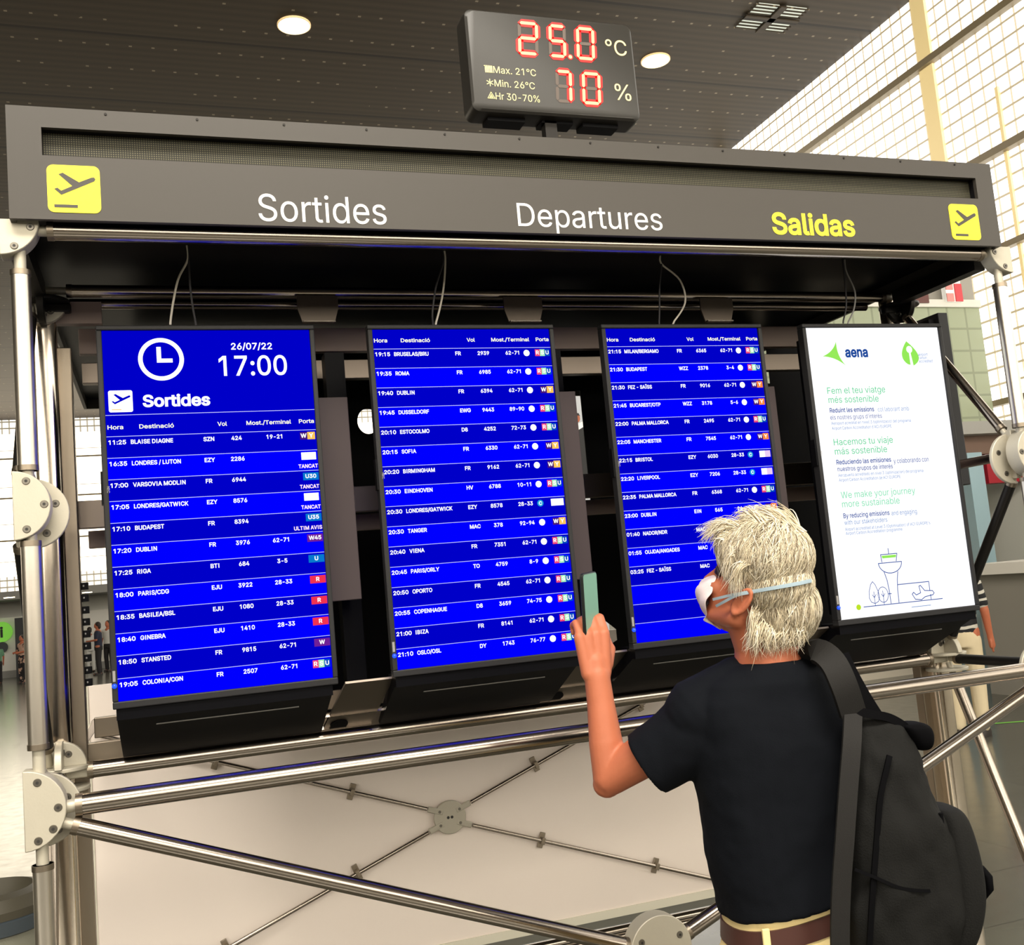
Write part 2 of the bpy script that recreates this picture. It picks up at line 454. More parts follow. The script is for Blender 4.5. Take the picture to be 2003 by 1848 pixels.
def text_raw(txt, bold):
    k = (txt, bold)
    if k not in _TC:
        ps = glyph_polys(txt); vs, fs = [], []
        if ps:
            sg = 1 if s_area(max(ps, key=lambda p: abs(s_area(p)))) > 0 else -1
            loops = [grow(q, bold, sg) if bold else q for q in ps]
            # letter by letter: contours whose x ranges touch belong together
            loops.sort(key=lambda l: min(p[0] for p in l)); clusters = []
            for l in loops:
                lo, hi = min(p[0] for p in l), max(p[0] for p in l)
                if clusters and lo < clusters[-1][1] - 1e-6: clusters[-1][0].append(l); clusters[-1][1] = max(clusters[-1][1], hi)
                else: clusters.append([[l], hi])
            for ls, _hi in clusters:
                co = [V(p) for l in ls for p in l]; ed = []; n0 = 0
                for l in ls: ed += [(n0 + i, n0 + (i + 1) % len(l)) for i in range(len(l))]; n0 += len(l)
                r = geo_.delaunay_2d_cdt(co, ed, [], 0, 1e-6); b0 = len(vs); vs += [(q.x, q.y, 0) for q in r[0]]
                for t in r[2]:
                    cx_, cy_ = sum(r[0][i].x for i in t) / 3, sum(r[0][i].y for i in t) / 3
                    if winding(cx_, cy_, ls): fs.append(tuple(b0 + i for i in t))
        _TC[k] = (np.array(vs) if vs else np.zeros((1, 3)), fs)
    return _TC[k]
def cap_h(bold):
    v, f = text_raw('H', bold); return v[:, 1].max() - v[:, 1].min()
def write(mb, txt, O, X, Y, cap, x0=None, x1=None, xc=None, wscale=1.0, bold=0.0):
    """lettering on the plane O + a X + b Y: baseline at b=0; x0/x1/xc give left edge, right edge or centre"""
    vs, fs = text_raw(txt, bold); s = cap / cap_h(bold)
    lo, hi = vs[:, 0].min(), vs[:, 0].max(); y0 = text_raw('H', bold)[0][:, 1].min()
    if x0 is not None and x1 is not None: sx = (x1 - x0) / (hi - lo)
    else: sx = s * wscale
    w = (hi - lo) * sx
    if x0 is None: x0 = (x1 - w) if x1 is not None else xc - w / 2
    O, X, Y = V(O), V(X), V(Y)
    mb.add([O + X * (x0 + (p[0] - lo) * sx) + Y * ((p[1] - y0) * s) for p in vs], fs)
    return x0 + w
def rect(x0, y0, x1, y1): return [(x0, y0), (x1, y0), (x1, y1), (x0, y1)]
def rrect(x0, y0, x1, y1, r, n=6):
    o = []
    for cx, cy, a0 in ((x1 - r, y0 + r, -PI / 2), (x1 - r, y1 - r, 0), (x0 + r, y1 - r, PI / 2), (x0 + r, y0 + r, PI)):
        for k in range(n + 1):
            a = a0 + PI / 2 * k / n; o.append((cx + r * math.cos(a), cy + r * math.sin(a)))
    return o
def circ(cx, cy, r, n=28, ry=None): return [(cx + r * math.cos(2 * PI * k / n), cy + (ry or r) * math.sin(2 * PI * k / n)) for k in range(n)]
def ring(mb, O, X, Y, cx, cy, r0, r1, n=40, a0=0, a1=2 * PI):
    O, X, Y = V(O), V(X), V(Y); vs = []; fs = []
    for k in range(n + 1):
        a = a0 + (a1 - a0) * k / n; c, q = math.cos(a), math.sin(a)
        vs += [O + X * (cx + r0 * c) + Y * (cy + r0 * q), O + X * (cx + r1 * c) + Y * (cy + r1 * q)]
    for k in range(n): fs.append((2 * k, 2 * k + 1, 2 * k + 3, 2 * k + 2))
    mb.add(vs, fs)
def stroke(mb, O, X, Y, pts, w):
    for (x0, y0), (x1, y1) in zip(pts[:-1], pts[1:]):
        L = math.hypot(x1 - x0, y1 - y0) or 1; ux, uy = (x1 - x0) / L, (y1 - y0) / L; h = w / 2
        x0, y0, x1, y1 = x0 - ux * h * .6, y0 - uy * h * .6, x1 + ux * h * .6, y1 + uy * h * .6
        mb.flat([(x0 - uy * h, y0 + ux * h), (x0 + uy * h, y0 - ux * h), (x1 + uy * h, y1 - ux * h), (x1 - uy * h, y1 + ux * h)], O, X, Y)
PLANE = [(0.13, 0.49), (0.19, 0.515), (0.26, 0.455), (0.47, 0.56), (0.22, 0.80), (0.30, 0.835), (0.60, 0.645), (0.84, 0.755), (0.89, 0.76), (0.915, 0.72), (0.89, 0.675), (0.26, 0.365)]
def plane_icon(mb, O, X, Y, x, y, w, h):
    pts = [(x + px * w, y + py * h) for px, py in PLANE]
    mb.flat(pts, O, X, Y)

XA, YA, ZA = V((1, 0, 0)), V((0, 1, 0)), V((0, 0, 1))

# ------------------------------------------------------------------ the hall
WX, FARY, CZ = 11.217, 40.0, 9.6
struct(MB().box((-30, -14, -0.2), (WX + 1, FARY + 1, 0)).build('floor', 'floor_tile', smooth=0))
struct(MB().box((-30, -14.0, CZ), (WX + 0.3, FARY + 1, CZ + 0.3)).build('ceiling', 'ceiling_metal', smooth=0))
# right: translucent window wall running into the distance
struct(MB().box((WX + 0.15, -14, 0), (WX + 0.4, FARY, 4.2)).build('wall_right', 'wall_pale', smooth=0))
wn = struct(MB().box((WX + 0.02, -14, 3.0), (WX + 0.12, FARY, CZ)).build('window_1', 'pane_side', smooth=0))
fr = MB()
for z, h in ((8.53, 0.10), (6.76, 0.10), (5.50, 0.08), (3.5, 0.08)): fr.box((WX - 0.10, -14, z - h / 2), (WX + 0.03, FARY, z + h / 2))
fr.build('window_frame', 'mullion', wn, smooth=0)
for y in (8.63, 14.2, 19.8, 25.4, 31, 2.9, -2.8):
    MB().box((WX - 0.03, y - 0.13, 3.0), (WX + 0.03, y + 0.13, CZ)).build('window_post', 'post_tinted', wn, smooth=0)
MB().box((WX - 0.02, 7.45, 3.0), (WX + 0.03, 7.5, 7.6)).build('window_post', 'post_tinted', wn, smooth=0)
# far end
w2 = struct(MB().box((-30, FARY, 3.62), (WX, FARY + 0.2, 9.05)).build('window_2', 'pane_far', smooth=0))
q = MB()
for z in (8.1, 6.6, 5.0): q.box((-30, FARY - 0.06, z - 0.03), (WX, FARY + 0.02, z + 0.03))
q.build('window_frame', 'mullion', w2, smooth=0)
struct(MB().box((-30, FARY, 9.05), (WX, FARY + 0.2, CZ)).build('window_3', 'pane_grid', smooth=0))
struct(MB().box((-30, FARY - 0.05, 3.0), (WX, FARY + 0.3, 3.66)).build('trim_2', 'pane_grid', smooth=0))
struct(MB().box((-30, FARY - 3.5, 2.72), (WX, FARY + 0.3, 3.0)).build('ceiling_soffit', 'soffit_grey', smooth=0))
struct(MB().box((-30, FARY, 0), (WX, FARY + 0.3, 3.0)).build('wall_far', 'wall_pale', smooth=0))
# side hall wall far on the left, out of the way
struct(MB().box((-30.3, -14, 0), (-30, FARY, CZ)).build('wall_left', 'wall_grey', smooth=0))

# behind the viewpoint, unseen: wall and bright window band added for steel highlights
struct(MB().box((-30, -14.3, 0), (WX, -14, 3.4)).build('wall_rear', 'wall_rear', smooth=0))
w5 = struct(MB().box((-30, -14.2, 3.4), (WX, -14.02, CZ)).build('window_4', 'pane_rear', smooth=0))
q = MB()
for k in range(14): q.box((-30 + k * 3, -14.03, 3.4), (-29.75 + k * 3, -13.95, CZ))
for z in (5.4, 7.4): q.box((-30, -14.03, z), (WX, -13.95, z + 0.15))
q.build('window_frame', 'mullion', w5, smooth=0)

# downlights
for i, (u, v, lab) in enumerate(((575, 48, 'round recessed ceiling light, left of the temperature sign'), (1282, 117, 'round recessed ceiling light, just right of the temperature sign'))):
    p = on(u, v, 'z', CZ)
    t = thing('downlight', lab, 'ceiling light', p, 'recessed ceiling lights')
    b = MB(); prof = [(0.23, 0.0), (0.23, -0.02), (0.215, -0.025), (0.21, -0.005)]
    b.loft([[p + V((r * math.cos(2 * PI * k / 32), r * math.sin(2 * PI * k / 32), z)) for k in range(32)] for r, z in prof], cap=False)
    b.build('rim', 'lamp_rim_halo', t)
    b = MB(); b.loft([[p + V((0.21 * math.cos(2 * PI * k / 32), 0.21 * math.sin(2 * PI * k / 32), z)) for k in range(32)] for z in (-0.004, -0.012)])
    b.build('lens', 'lamp_glow', t)
p = on(1508, 34, 'z', CZ)  # reflection on the ceiling, modelled as glowing panes behind slats
t = thing('ceiling_reflection', 'bright reflection on the ceiling near the window wall, built as a slatted grille', 'grille', p)
b = MB()
for sx in (-1, 1):
    for sy in (-1, 1):
        b.box((p.x + sx * 0.23 - 0.17, p.y + sy * 0.19 - 0.13, CZ - 0.012), (p.x + sx * 0.23 + 0.17, p.y + sy * 0.19 + 0.13, CZ - 0.002))
b.build('reflection_pane', 'reflection_glow', t, smooth=0)
b = MB()
for k in range(9): b.box((p.x - 0.44, p.y - 0.32 + k * 0.078, CZ - 0.03), (p.x + 0.44, p.y - 0.302 + k * 0.078, CZ - 0.012))
b.build('slat', 'ceiling_metal', t, smooth=0)
b = MB(); b.box((p.x - 0.45, p.y - 0.05, CZ - 0.05), (p.x + 0.45, p.y + 0.05, CZ - 0.03)); b.box((p.x - 0.055, p.y - 0.35, CZ - 0.05), (p.x + 0.055, p.y + 0.35, CZ - 0.03))
b.build('frame', 'ceiling_metal', t, smooth=0)

# left distance: information desk wall, sign, banner
def rect_on(y, u0, v0, u1, v1):
    a, b_ = on(u0, v0, 'y', y), on(u1, v1, 'y', y)
    return min(a.x, b_.x), max(a.x, b_.x), min(a.z, b_.z), max(a.z, b_.z)
x0, x1, z0, z1 = rect_on(39.0, -60, 1206, 215, 1300)
tag(MB().box((x0 - 3, 38.9, 0.25), (x1 + 0.8, 39.2, 2.15)).build('desk_wall', 'desk_white', smooth=0), 'long white counter wall at the far end of the hall', 'counter')
MB().box((x0 - 3, 38.85, 0.0), (x1 + 0.8, 39.25, 0.25)).build('plinth', 'soffit_grey', bpy.data.objects['desk_wall'], smooth=0)
c = on(3, 1236, 'y', 38.7)
t = thing('information_sign', 'round green information sign with a letter i on the far white wall', 'sign', c)
MB().prism(circ(0, 0, 0.36), c + V((0, 0.08, 0)), XA, ZA, 0.08).build('disc', 'green_disc', t)
b = MB(); write(b, 'i', c - V((0, 0.005, 0)) + V((0, 0, -0.2)), XA, ZA, 0.38, xc=0, bold=0.03); b.build('lettering', 'ink', t, smooth=0)
c = on(4, 1266, 'y', 38.6)
tag(MB().prism(circ(0, 0, 0.19), c + V((0, 0.06, 0)), XA, ZA, 0.06).build('round_plaque', 'dark_disc'), 'round dark plaque below the green information sign', 'plaque')
x0, x1, z0, z1 = rect_on(38.5, 29, 1209, 41, 1262)
tag(MB().box((x0, 38.4, 0.0), (x1 + 0.1, 38.5, z1)).build('banner_stand', 'ad_black', smooth=0), 'tall narrow black banner by the far white wall', 'banner')
c = on(18, 1168, 'z', 2.72)
MB().prism(circ(0, 0, 0.16, ry=0.16), c, XA, -YA, 0.02).build('downlight', 'lamp_glow', bpy.data.objects['ceiling_soffit'])
c = on(170, 1158, 'z', 2.72)
MB().prism(circ(0, 0, 0.16, ry=0.16), c, XA, -YA, 0.02).build('downlight', 'lamp_glow', bpy.data.objects['ceiling_soffit'])

# right distance: kiosk block in front of the window wall
KY = 8.2
def kbox(name, u0, v0, u1, v1, mt, front, depth, label=None, cat=None, u1b=None):
    """a box standing on the kiosk front: pixel-derived extent, real depth"""
    x0, x1, z0, z1 = rect_on(KY - front, u0, v0, u1, v1)
    return MB().box((x0, KY - front, z0), (x1, KY - front + depth, z1)).build(name, mt, smooth=0)
edge = on(1915, 650, 'y', KY).x
kx0 = 7.2
zt_ = on(1850, 597, 'y', KY).z; zb_ = on(1900, 832, 'y', KY).z
struct(MB().box((kx0, KY, zt_), (edge, KY + 1.5, 5.9)).build('wall_kiosk', 'wall_grey', smooth=0))
def ztop(u, v): return on(u, v, 'y', KY).z
o = struct(MB().box((kx0, KY - 0.1, zt_ - 0.05), (edge, KY + 1.5, zt_ + 0.05)).build('trim_4', 'wall_pale', smooth=0))
tag(MB().box((kx0, KY - 0.06, zb_), (edge, KY, zt_ - 0.05)).build('glass_screen', 'glass_green', smooth=0), 'pale green frosted glass screen below the window wall', 'glass screen')
b = MB(); zz = zb_
struct(MB().box((kx0, KY - 0.5, zb_ - 0.18), (WX, KY + 1.5, zb_ - 0.02)).build('trim_5', 'soffit_grey', smooth=0))
struct(MB().box((kx0, KY - 0.3, zb_ - 0.42), (WX, KY + 1.5, zb_ - 0.18)).build('trim_6', 'brown_strip', smooth=0))
struct(MB().box((kx0, KY + 0.9, 0), (WX, KY + 1.6, zb_ - 0.4)).build('wall_shop', 'cream_door', smooth=0))
def kpart(name, u0, v0, u1, v1, front, depth, mt, label, cat):
    x0, x1, z0, z1 = rect_on(KY - front, u0, v0, u1, v1)
    return tag(MB().box((x0, KY - front, z0), (x1, KY - front + depth, z1)).build(name, mt, smooth=0), label, cat)
kpart('wall_panel', 1752, 520, 1818, 592, 0.12, 0.1, 'maroon', 'dark maroon panel above the green glass screen', 'panel')
x0, x1, z0, z1 = rect_on(KY - 0.1, 1842, 535, 1880, 591)
t = thing('notice_sign', 'red and white notice sign above the green glass screen', 'sign', (x0, KY - 0.1, z0))
MB().box((x0, KY - 0.13, z0), (x1, KY - 0.05, z1 + 0.5)).build('board', 'sign_white', t, smooth=0)
b = MB()
for k in range(5): b.box((x0, KY - 0.14, z0 + 0.16 * k), (x0 + (x1 - x0) * 0.45, KY - 0.13, z0 + 0.16 * k + 0.11))
b.build('stripe', 'sign_pink', t, smooth=0)
MB().box((x0 + (x1 - x0) * 0.55, KY - 0.145, z0), (x1, KY - 0.13, z0 + 0.24)).build('fire_symbol', 'sign_red', t, smooth=0)
xa = on(1893, 900, 'y', KY - 0.35).x; xb = on(1922, 900, 'y', KY - 0.35).x
struct(MB().box((xa, KY - 0.35, 0), (xb, KY + 0.9, zb_ - 0.4)).build('column_blue', 'pillar_blue', smooth=0))
kpart('fascia_sign', 1925, 872, 2090, 935, 0.25, 0.2, 'red_band', 'red fascia board right of the pale blue pillar', 'sign')
kpart('red_stall', 1985, 945, 2090, 1075, -0.4, 0.4, 'red_band', 'dark red stall front below the red fascia, at the photo edge', 'stall')
xd = on(1950, 1000, 'y', KY + 0.85).x
tag(MB().box((xd, KY + 0.85, 0), (xd + 0.09, KY + 0.95, zb_ - 0.45)).build('door_post', 'brown_strip', smooth=0), 'brown door post right of the pale blue pillar', 'door post')
a = on(1968, 1100, 'y', 6.2)
t = thing('service_desk', 'white topped service desk at the right edge of the photo', 'desk', (a.x, 6.2, 0))
MB().box((a.x, 5.3, a.z - 0.12), (a.x + 2.0, 6.9, a.z)).build('desk_top', 'desk_white', t, smooth=0)
MB().box((a.x + 0.12, 5.4, 0), (a.x + 1.9, 6.8, a.z - 0.12)).build('desk_body', 'wall_grey', t, smooth=0)
a = on(1958, 1196, 'y', 7.3)
t = thing('bench', 'low grey bench seat in front of the pale blue pillar', 'bench', (a.x, 7.3, 0))
MB().box((a.x - 0.02, 7.0, a.z - 0.05), (a.x + 0.75, 7.4, a.z)).build('seat', 'dark_disc', t, smooth=0)
for dx in (0.02, 0.66): MB().box((a.x + dx, 7.05, 0), (a.x + dx + 0.05, 7.35, a.z - 0.05)).build('leg', 'steel_brushed', t, smooth=0)
# floor markings
a, b_ = on(1800, 1426, 'z', 0), on(2120, 1402, 'z', 0)
d = (b_ - a).normalized(); nn = V((-d.y, d.x, 0)) * 0.03
struct(MB().add([a - nn + V((0, 0, .002)), b_ - nn + V((0, 0, .002)), b_ + nn + V((0, 0, .002)), a + nn + V((0, 0, .002))], [(0, 1, 2, 3)]).build('floor_stripe', 'floor_green', smooth=0), 'thin green line on the dark floor')

# advert board seen through the gap between the second and third displays
a = on(1132, 860, 'y', 9.0)
t = thing('advert_board', 'tall grey advert board with a figure, seen between the second and third displays', 'poster', (a.x, 9.0, 0))
MB().box((a.x - 0.22, 9.0, 0), (a.x + 0.16, 9.08, on(1130, 762, 'y', 9.0).z)).build('board', 'ad_grey', t, smooth=0)
b = MB(); c0 = on(1128, 818, 'y', 8.99)
b.mat(0).flat(circ(0, 0, 0.045, 20, 0.055), c0, XA, ZA)
b.mat(1).flat([(-0.055, 0.0), (-0.03, 0.06), (0.03, 0.065), (0.05, 0.02), (0.03, 0.035), (-0.03, 0.03)], c0 - V((0, .002, 0)), XA, ZA)
b.mat(2).flat([(-0.05, -0.07), (0.03, -0.06), (0.11, -0.03), (0.13, -0.4), (-0.05, -0.4)], c0 + V((0, .001, 0)), XA, ZA)
b.mat(1).flat([(0.0, -0.15), (0.14, -0.08), (0.2, -0.8), (-0.02, -0.8)], c0 - V((0, .003, 0)), XA, ZA)
b.build('picture', ['skin', 'ad_black', 'ad_white'], t, smooth=0)

# litter bin, near left
bp = V((-0.075, 1.3, 0)); BR, BH = 0.19, 0.83
t = thing('litter_bin', 'round grey litter bin at the lower left corner', 'bin', bp)
def lath(mb, c, prof, n=40, cap=True): return mb.loft([[V(c) + V((r * math.cos(2 * PI * k / n), r * math.sin(2 * PI * k / n), z)) for k in range(n)] for r, z in prof], cap)
lath(MB(), bp, [(BR - .02, 0), (BR, 0.03), (BR, 0.70)]).build('body', 'bin_grey', t)
lath(MB(), bp, [(BR + .004, 0.70), (BR + .012, 0.705), (BR + .012, 0.745), (BR + .004, 0.75)]).build('band', 'bin_blue', t)
lath(MB(), bp, [(BR + .006, 0.75), (BR + .008, 0.775), (BR - .015, 0.81), (BR - .05, 0.82), (BR - .06, 0.76), (0.02, 0.76)]).build('rim', 'bin_top', t)

# ------------------------------------------------------------------ the display stand
XL, XR, YF, YI, YB = 0.256, 3.009, -0.174, 0.28, 1.72
ZT, ZM, ZB = 2.52, 1.918, 1.283
stand = thing('information_stand', 'steel tube airport information stand with a brown departures header', 'stand', (1.63, 0.8, 0))
S = stand
# header
HX0, HX1, HY, HZ0, HZ1 = 0.2434, 2.9852, -0.2264, 2.5467, 2.8077
SX0, SX1, SZ0, SZ1 = 0.3145, 2.922, 2.6945, 2.760
b = MB()
for lo, hi in (((HX0, HY, SZ1), (HX1, HY + 0.012, HZ1)), ((HX0, HY, HZ0), (HX1, HY + 0.012, SZ0)), ((HX0, HY, SZ0), (SX0, HY + 0.012, SZ1)), ((SX1, HY, SZ0), (HX1, HY + 0.012, SZ1))):
    b.box(lo, hi)
b.box((HX0, HY + 0.012, HZ0), (HX0 + 0.012, 1.98, HZ1)); b.box((HX1 - 0.012, HY + 0.012, HZ0), (HX1, 1.98, HZ1))
b.box((HX0 + 0.012, 1.968, HZ0), (HX1 - 0.012, 1.98, HZ1))
b.box((HX0 + 0.012, HY + 0.012, HZ1 - 0.012), (HX1 - 0.012, 1.968, HZ1))
hd = b.build('header', 'header_paint', S, smooth=0)
for k in range(13): MB().tube((0.45 + k * 0.2, HY - 0.002, 2.799), (0.45 + k * 0.2, HY + 0.004, 2.799), 0.003, seg=8).build('rivet', 'dark_metal', hd)
MB().box((SX0, HY + 0.03, SZ0 - 0.002), (SX1, HY + 0.04, SZ1 + 0.002)).build('dot_matrix_display', 'dot_matrix', hd, smooth=0)
b = MB(); b.box((SX0 - .002, HY + 0.012, SZ1), (SX1 + .002, HY + 0.03, SZ1 + 0.004)); b.box((SX0 - .002, HY + 0.012, SZ0 - 0.004), (SX1 + .002, HY + 0.03, SZ0))
b.box((SX0 - 0.004, HY + 0.012, SZ0), (SX0, HY + 0.03, SZ1)); b.box((SX1, HY + 0.012, SZ0), (SX1 + 0.004, HY + 0.03, SZ1)); b.build('slot_liner', 'header_dark', hd, smooth=0)
MB().box((HX0 + 0.012, HY + 0.012, 2.585), (HX1 - 0.012, 1.968, 2.597)).build('canopy', 'canopy_black', S, smooth=0)
b = MB(); OH = V((0, HY - 0.0012, 0))
write(b, 'Sortides', OH + V((0, 0, 2.5575)), XA, ZA, 0.066, x0=0.777, x1=1.083)
b.build('lettering', 'sign_white', hd, smooth=0); b = MB()
write(b, 'Departures', OH + V((0, 0, 2.5640)), XA, ZA, 0.061, x0=1.425, x1=1.837)
b.build('lettering', 'sign_white', hd, smooth=0)
b = MB(); write(b, 'Salidas', OH + V((0, 0, 2.5625)), XA, ZA, 0.064, x0=2.180, x1=2.456, bold=0.022)
b.build('lettering', 'sign_yellow', hd, smooth=0)
for x0, x1, z0, z1 in ((0.322, 0.432, 2.563, 2.673), (2.803, 2.911, 2.563, 2.674)):
    b = MB(); b.mat(0).prism(rrect(x0, z0, x1, z1, 0.014), (0, HY + .001, 0), XA, ZA, 0.0025)
    w, h = x1 - x0, z1 - z0; O2 = V((0, HY - 0.0021, 0))
    b.mat(1); plane_icon(b, O2, XA, ZA, x0, z0, w, h); b.flat(rect(x0 + .12 * w, z0 + .10 * h, x0 + .56 * w, z0 + .165 * h), O2, XA, ZA)
    b.build('takeoff_pictogram', ['sign_yellow', 'header_paint'], hd, smooth=0)

TR = 0.0205
def post(x, y, zlist, r=TR, m='steel_post_lit'):
    for z0, z1 in zlist:
        o = MB().tube((x, y, z0), (x, y, z1), r, seg=28).build('post', m, S)
        for za, zb, zc in ((z0, z0 + 0.012, z0 - 0.05), (z1, z1 - 0.012, z1 + 0.05)):
            MB().tube((x, y, za), (x, y, zb), r + 0.0015, seg=28).build('collar', 'steel_brushed', o)
            MB().tube((x, y, zc), (x, y, za), r * 0.62, seg=20).build('neck', 'cast_plate', o)
def rail(p0, p1, name='rail', r=TR, neck=0.05, m='steel'):
    p0, p1 = V(p0), V(p1); t = (p1 - p0).normalized()
    o = MB().tube(p0, p1, r, seg=28).build(name, m, S)
    if neck:
        for q, d in ((p0, t), (p1, -t)):
            MB().tube(q - d * neck, q + d * .001, r * 0.6, seg=16).build('neck', 'cast_plate', o)
            MB().tube(q, q + d * 0.014, r + 0.0012, seg=28).build('collar', 'steel_brushed', o)
    return o
for x in (XL, XR):
    post(x, YF, [(1.995, 2.445), (1.40, 1.842), (0.10, 1.165)])
    post(x, YB, [(0.10, 1.15)])
# front rails
rail((XL + 0.058, YF, ZT + 0.018), (XR - 0.058, YF, ZT + 0.018))
rail((XL + 0.068, YF, ZB - 0.008), (XR - 0.068, YF, ZB - 0.008), r=0.0225)
# inner rails
rail((XL + 0.06, YI, ZT + 0.018), (XR - 0.06, YI, ZT + 0.018), r=0.017)
rail((XL + 0.062, YI, ZB + 0.004), (XR - 0.065, YI, ZB + 0.004), r=0.021)
rail((XL + 0.06, YI + 0.10, ZT + 0.012), (XR - 0.06, YI + 0.10, ZT + 0.012), r=0.014, neck=0)
# rear rails
rail((XL + 0.08, YB, ZB), (XR - 0.08, YB, ZB)); rail((XL + 0.08, YB, 0.13), (XR - 0.08, YB, 0.13), r=0.019)
rail((XL + 0.08, YB - 0.12, 0.145), (XR - 0.08, YB - 0.12, 0.145), r=0.013, neck=0)
# end trusses
for x, sx in ((XL, 1), (XR, -1)):
    xe = HX1 - 0.004 if x > 1 else HX0 + 0.004
    MB().box((xe - 0.02, YF + 0.04, ZT - 0.018), (xe + 0.02, YI - 0.03, HZ0 + 0.004)).build('end_beam', 'dark_metal', S, smooth=0)
    xo = x if x > 1 else x - 0.026
    rail((xo, YI - 0.03, ZT - 0.06), (xo, YF + 0.07, ZM + 0.08), 'brace', r=0.015, m='steel' if x > 1 else 'dark_metal')
    rail((xo, YF + 0.06, ZM - 0.08), (xo, YI - 0.04, ZB + 0.07), 'brace', r=0.016, m='dark_metal')
    rail((x, YF + 0.08, ZM), (x, YI + 0.3, ZM), 'end_tube', r=0.015)
    rail((x, YF + 0.07, ZB), (x, YI - 0.05, ZB), 'end_tube', r=0.016, m='dark_metal', neck=0.03)
    xx = x if x > 1 else x - 0.022
    rail((xx, YI - 0.03, ZB - 0.06), (xx, YF + 0.06, 0.30), 'brace', r=0.017)
    for y0, y1, z in ((YI + 0.05, YB - 0.06, ZB), (YI + 0.05, YB - 0.06, 0.14)):
        rail((x, y0, z), (x, y1, z), 'end_tube', r=0.015, neck=0.03)
# front V braces
VN = V((1.636, YF, 0.735))
for x, sx in ((XL, 1), (XR, -1)):
    a = V((x + sx * 0.060, YF, ZB - 0.047)); e = V((VN.x - sx * 0.078, YF, VN.z + 0.018))
    rail(a, e, 'brace', r=0.019, neck=0.035)

# node plates
def arc(cx, cy, r, a0, a1, n=18): return [(cx + r * math.cos(a0 + (a1 - a0) * k / n), cy + r * math.sin(a0 + (a1 - a0) * k / n)) for k in range(n + 1)]
def plate(poly, O, X, Y, th, bolts, mt='cast_plate', br=0.0085):
    X, Y = V(X), V(Y); N = X.cross(Y).normalized()
    o = MB().prism(poly, V(O) - N * th / 2, X, Y, th).build('node_plate', mt, S, smooth=30, bevel=0.002)
    for (bx, by) in bolts:
        c = V(O) + X * bx + Y * by
        for sg in (1, -1):
            q = MB(); q.mat(0); q.tube(c + N * sg * th / 2, c + N * sg * (th / 2 + 0.0022), br, br * 0.85, seg=20)
            q.mat(1); q.tube(c + N * sg * (th / 2 + 0.002), c + N * sg * (th / 2 + 0.0028), br * 0.4, seg=6)
            q.build('bolt', ['screw', 'screw_hole'], o)
    return o
PT = 0.05
for x, s in ((XL, 1), (XR, -1)):
    # quarter plates at the top corners (flat outer and top edges)
    q = [(0, 0), (0.078 * s, 0)] + [(p[0] * s, p[1]) for p in arc(0.0, 0.0, 0.08, 0, -PI / 2)]
    O = V((x - 0.034 * s, YF, ZT + 0.036))
    poly = [(-0.004 * s, 0.0), (0.076 * s, 0.0)] + [(p[0] * s, p[1]) for p in arc(-0.004, 0.0, 0.082, -0.12, -PI / 2)]
    plate(poly, O, XA, ZA, PT, [(0.060 * s, -0.018), (0.026 * s, -0.062)])
    # half discs at mid and low
    for z, bl in ((ZM, [(0.028, 0.052), (0.062, 0.0), (0.026, -0.052)]), (ZB - 0.004, [(0.028, 0.056), (0.066, 0.0), (0.055, -0.042), (0.026, -0.062)])):
        R_ = 0.075 if z > 1.5 else 0.082
        poly = [(p[0] * s, p[1]) for p in arc(0, 0, R_, PI / 2, -PI / 2)]
        plate(poly, V((x - 0.03 * s, YF, z)), XA, ZA, PT, [(p[0] * s, p[1]) for p in bl])
        plate([(p[0] * s, p[1]) for p in arc(0, 0, 0.078, PI / 2, -PI / 2)], V((x - 0.002 * s, YF + 0.055, z - 0.012)), XA, ZA, 0.012, [(0.05 * s, 0.02), (0.03 * s, -0.045)])
        poly = arc(0, 0, 0.075, -PI / 2, PI / 2)      # plate in the end plane
        plate([(p[0], p[1]) for p in poly], V((x + 0.0 * s, YF + 0.03, z)), YA, ZA, 0.02, [(0.045, 0.04), (0.045, -0.04)])
    # inner nodes
    for z in (ZT - 0.01, ZB + 0.02):
        sg = -1 if z > 2 else 1
        plate([(p[0], p[1] * sg) for p in arc(0, 0, 0.062, 0, PI)], V((x, YI, z)), XA * 1.0, ZA, 0.018, [(0.02 * s, 0.03 * sg)], mt='cast_plate' if z < 2 else 'dark_metal' if x > 1 else 'cast_plate')
        plate([(p[0], p[1] * sg) for p in arc(0, 0, 0.065, 0, PI)], V((x, YI - 0.01, z)), YA, ZA, 0.018, [(0.0, 0.035 * sg)], mt='cast_plate' if z < 2 else 'dark_metal')
        plate(arc(0, 0, 0.068, 0, 2 * PI, 30)[:-1], V((x, YI, z - 0.004)), XA, YA, 0.010, [], mt='dark_metal' if z > 2 else 'cast_plate')
        if z < 2: plate(arc(0, 0, 0.068, 0, 2 * PI, 30)[:-1], V((x, YI, z - 0.055)), XA, YA, 0.010, [])
        o = MB().prism([(0.0, -0.012), (0.07 * s, -0.012), (0.07 * s, 0.012), (0.0, 0.012)], V((x, YI + 0.012, z - 0.02)), XA, ZA, 0.024)  .build('lug', 'dark_metal' if z > 2 else 'cast_plate', S, bevel=0.004)
plate(arc(0, 0, 0.083, 0, 2 * PI, 40)[:-1], VN - V((0, 0, 0.0)), XA, ZA, PT, [(0.052, 0.028), (-0.052, 0.028), (-0.05, -0.04), (0.05, -0.04)])

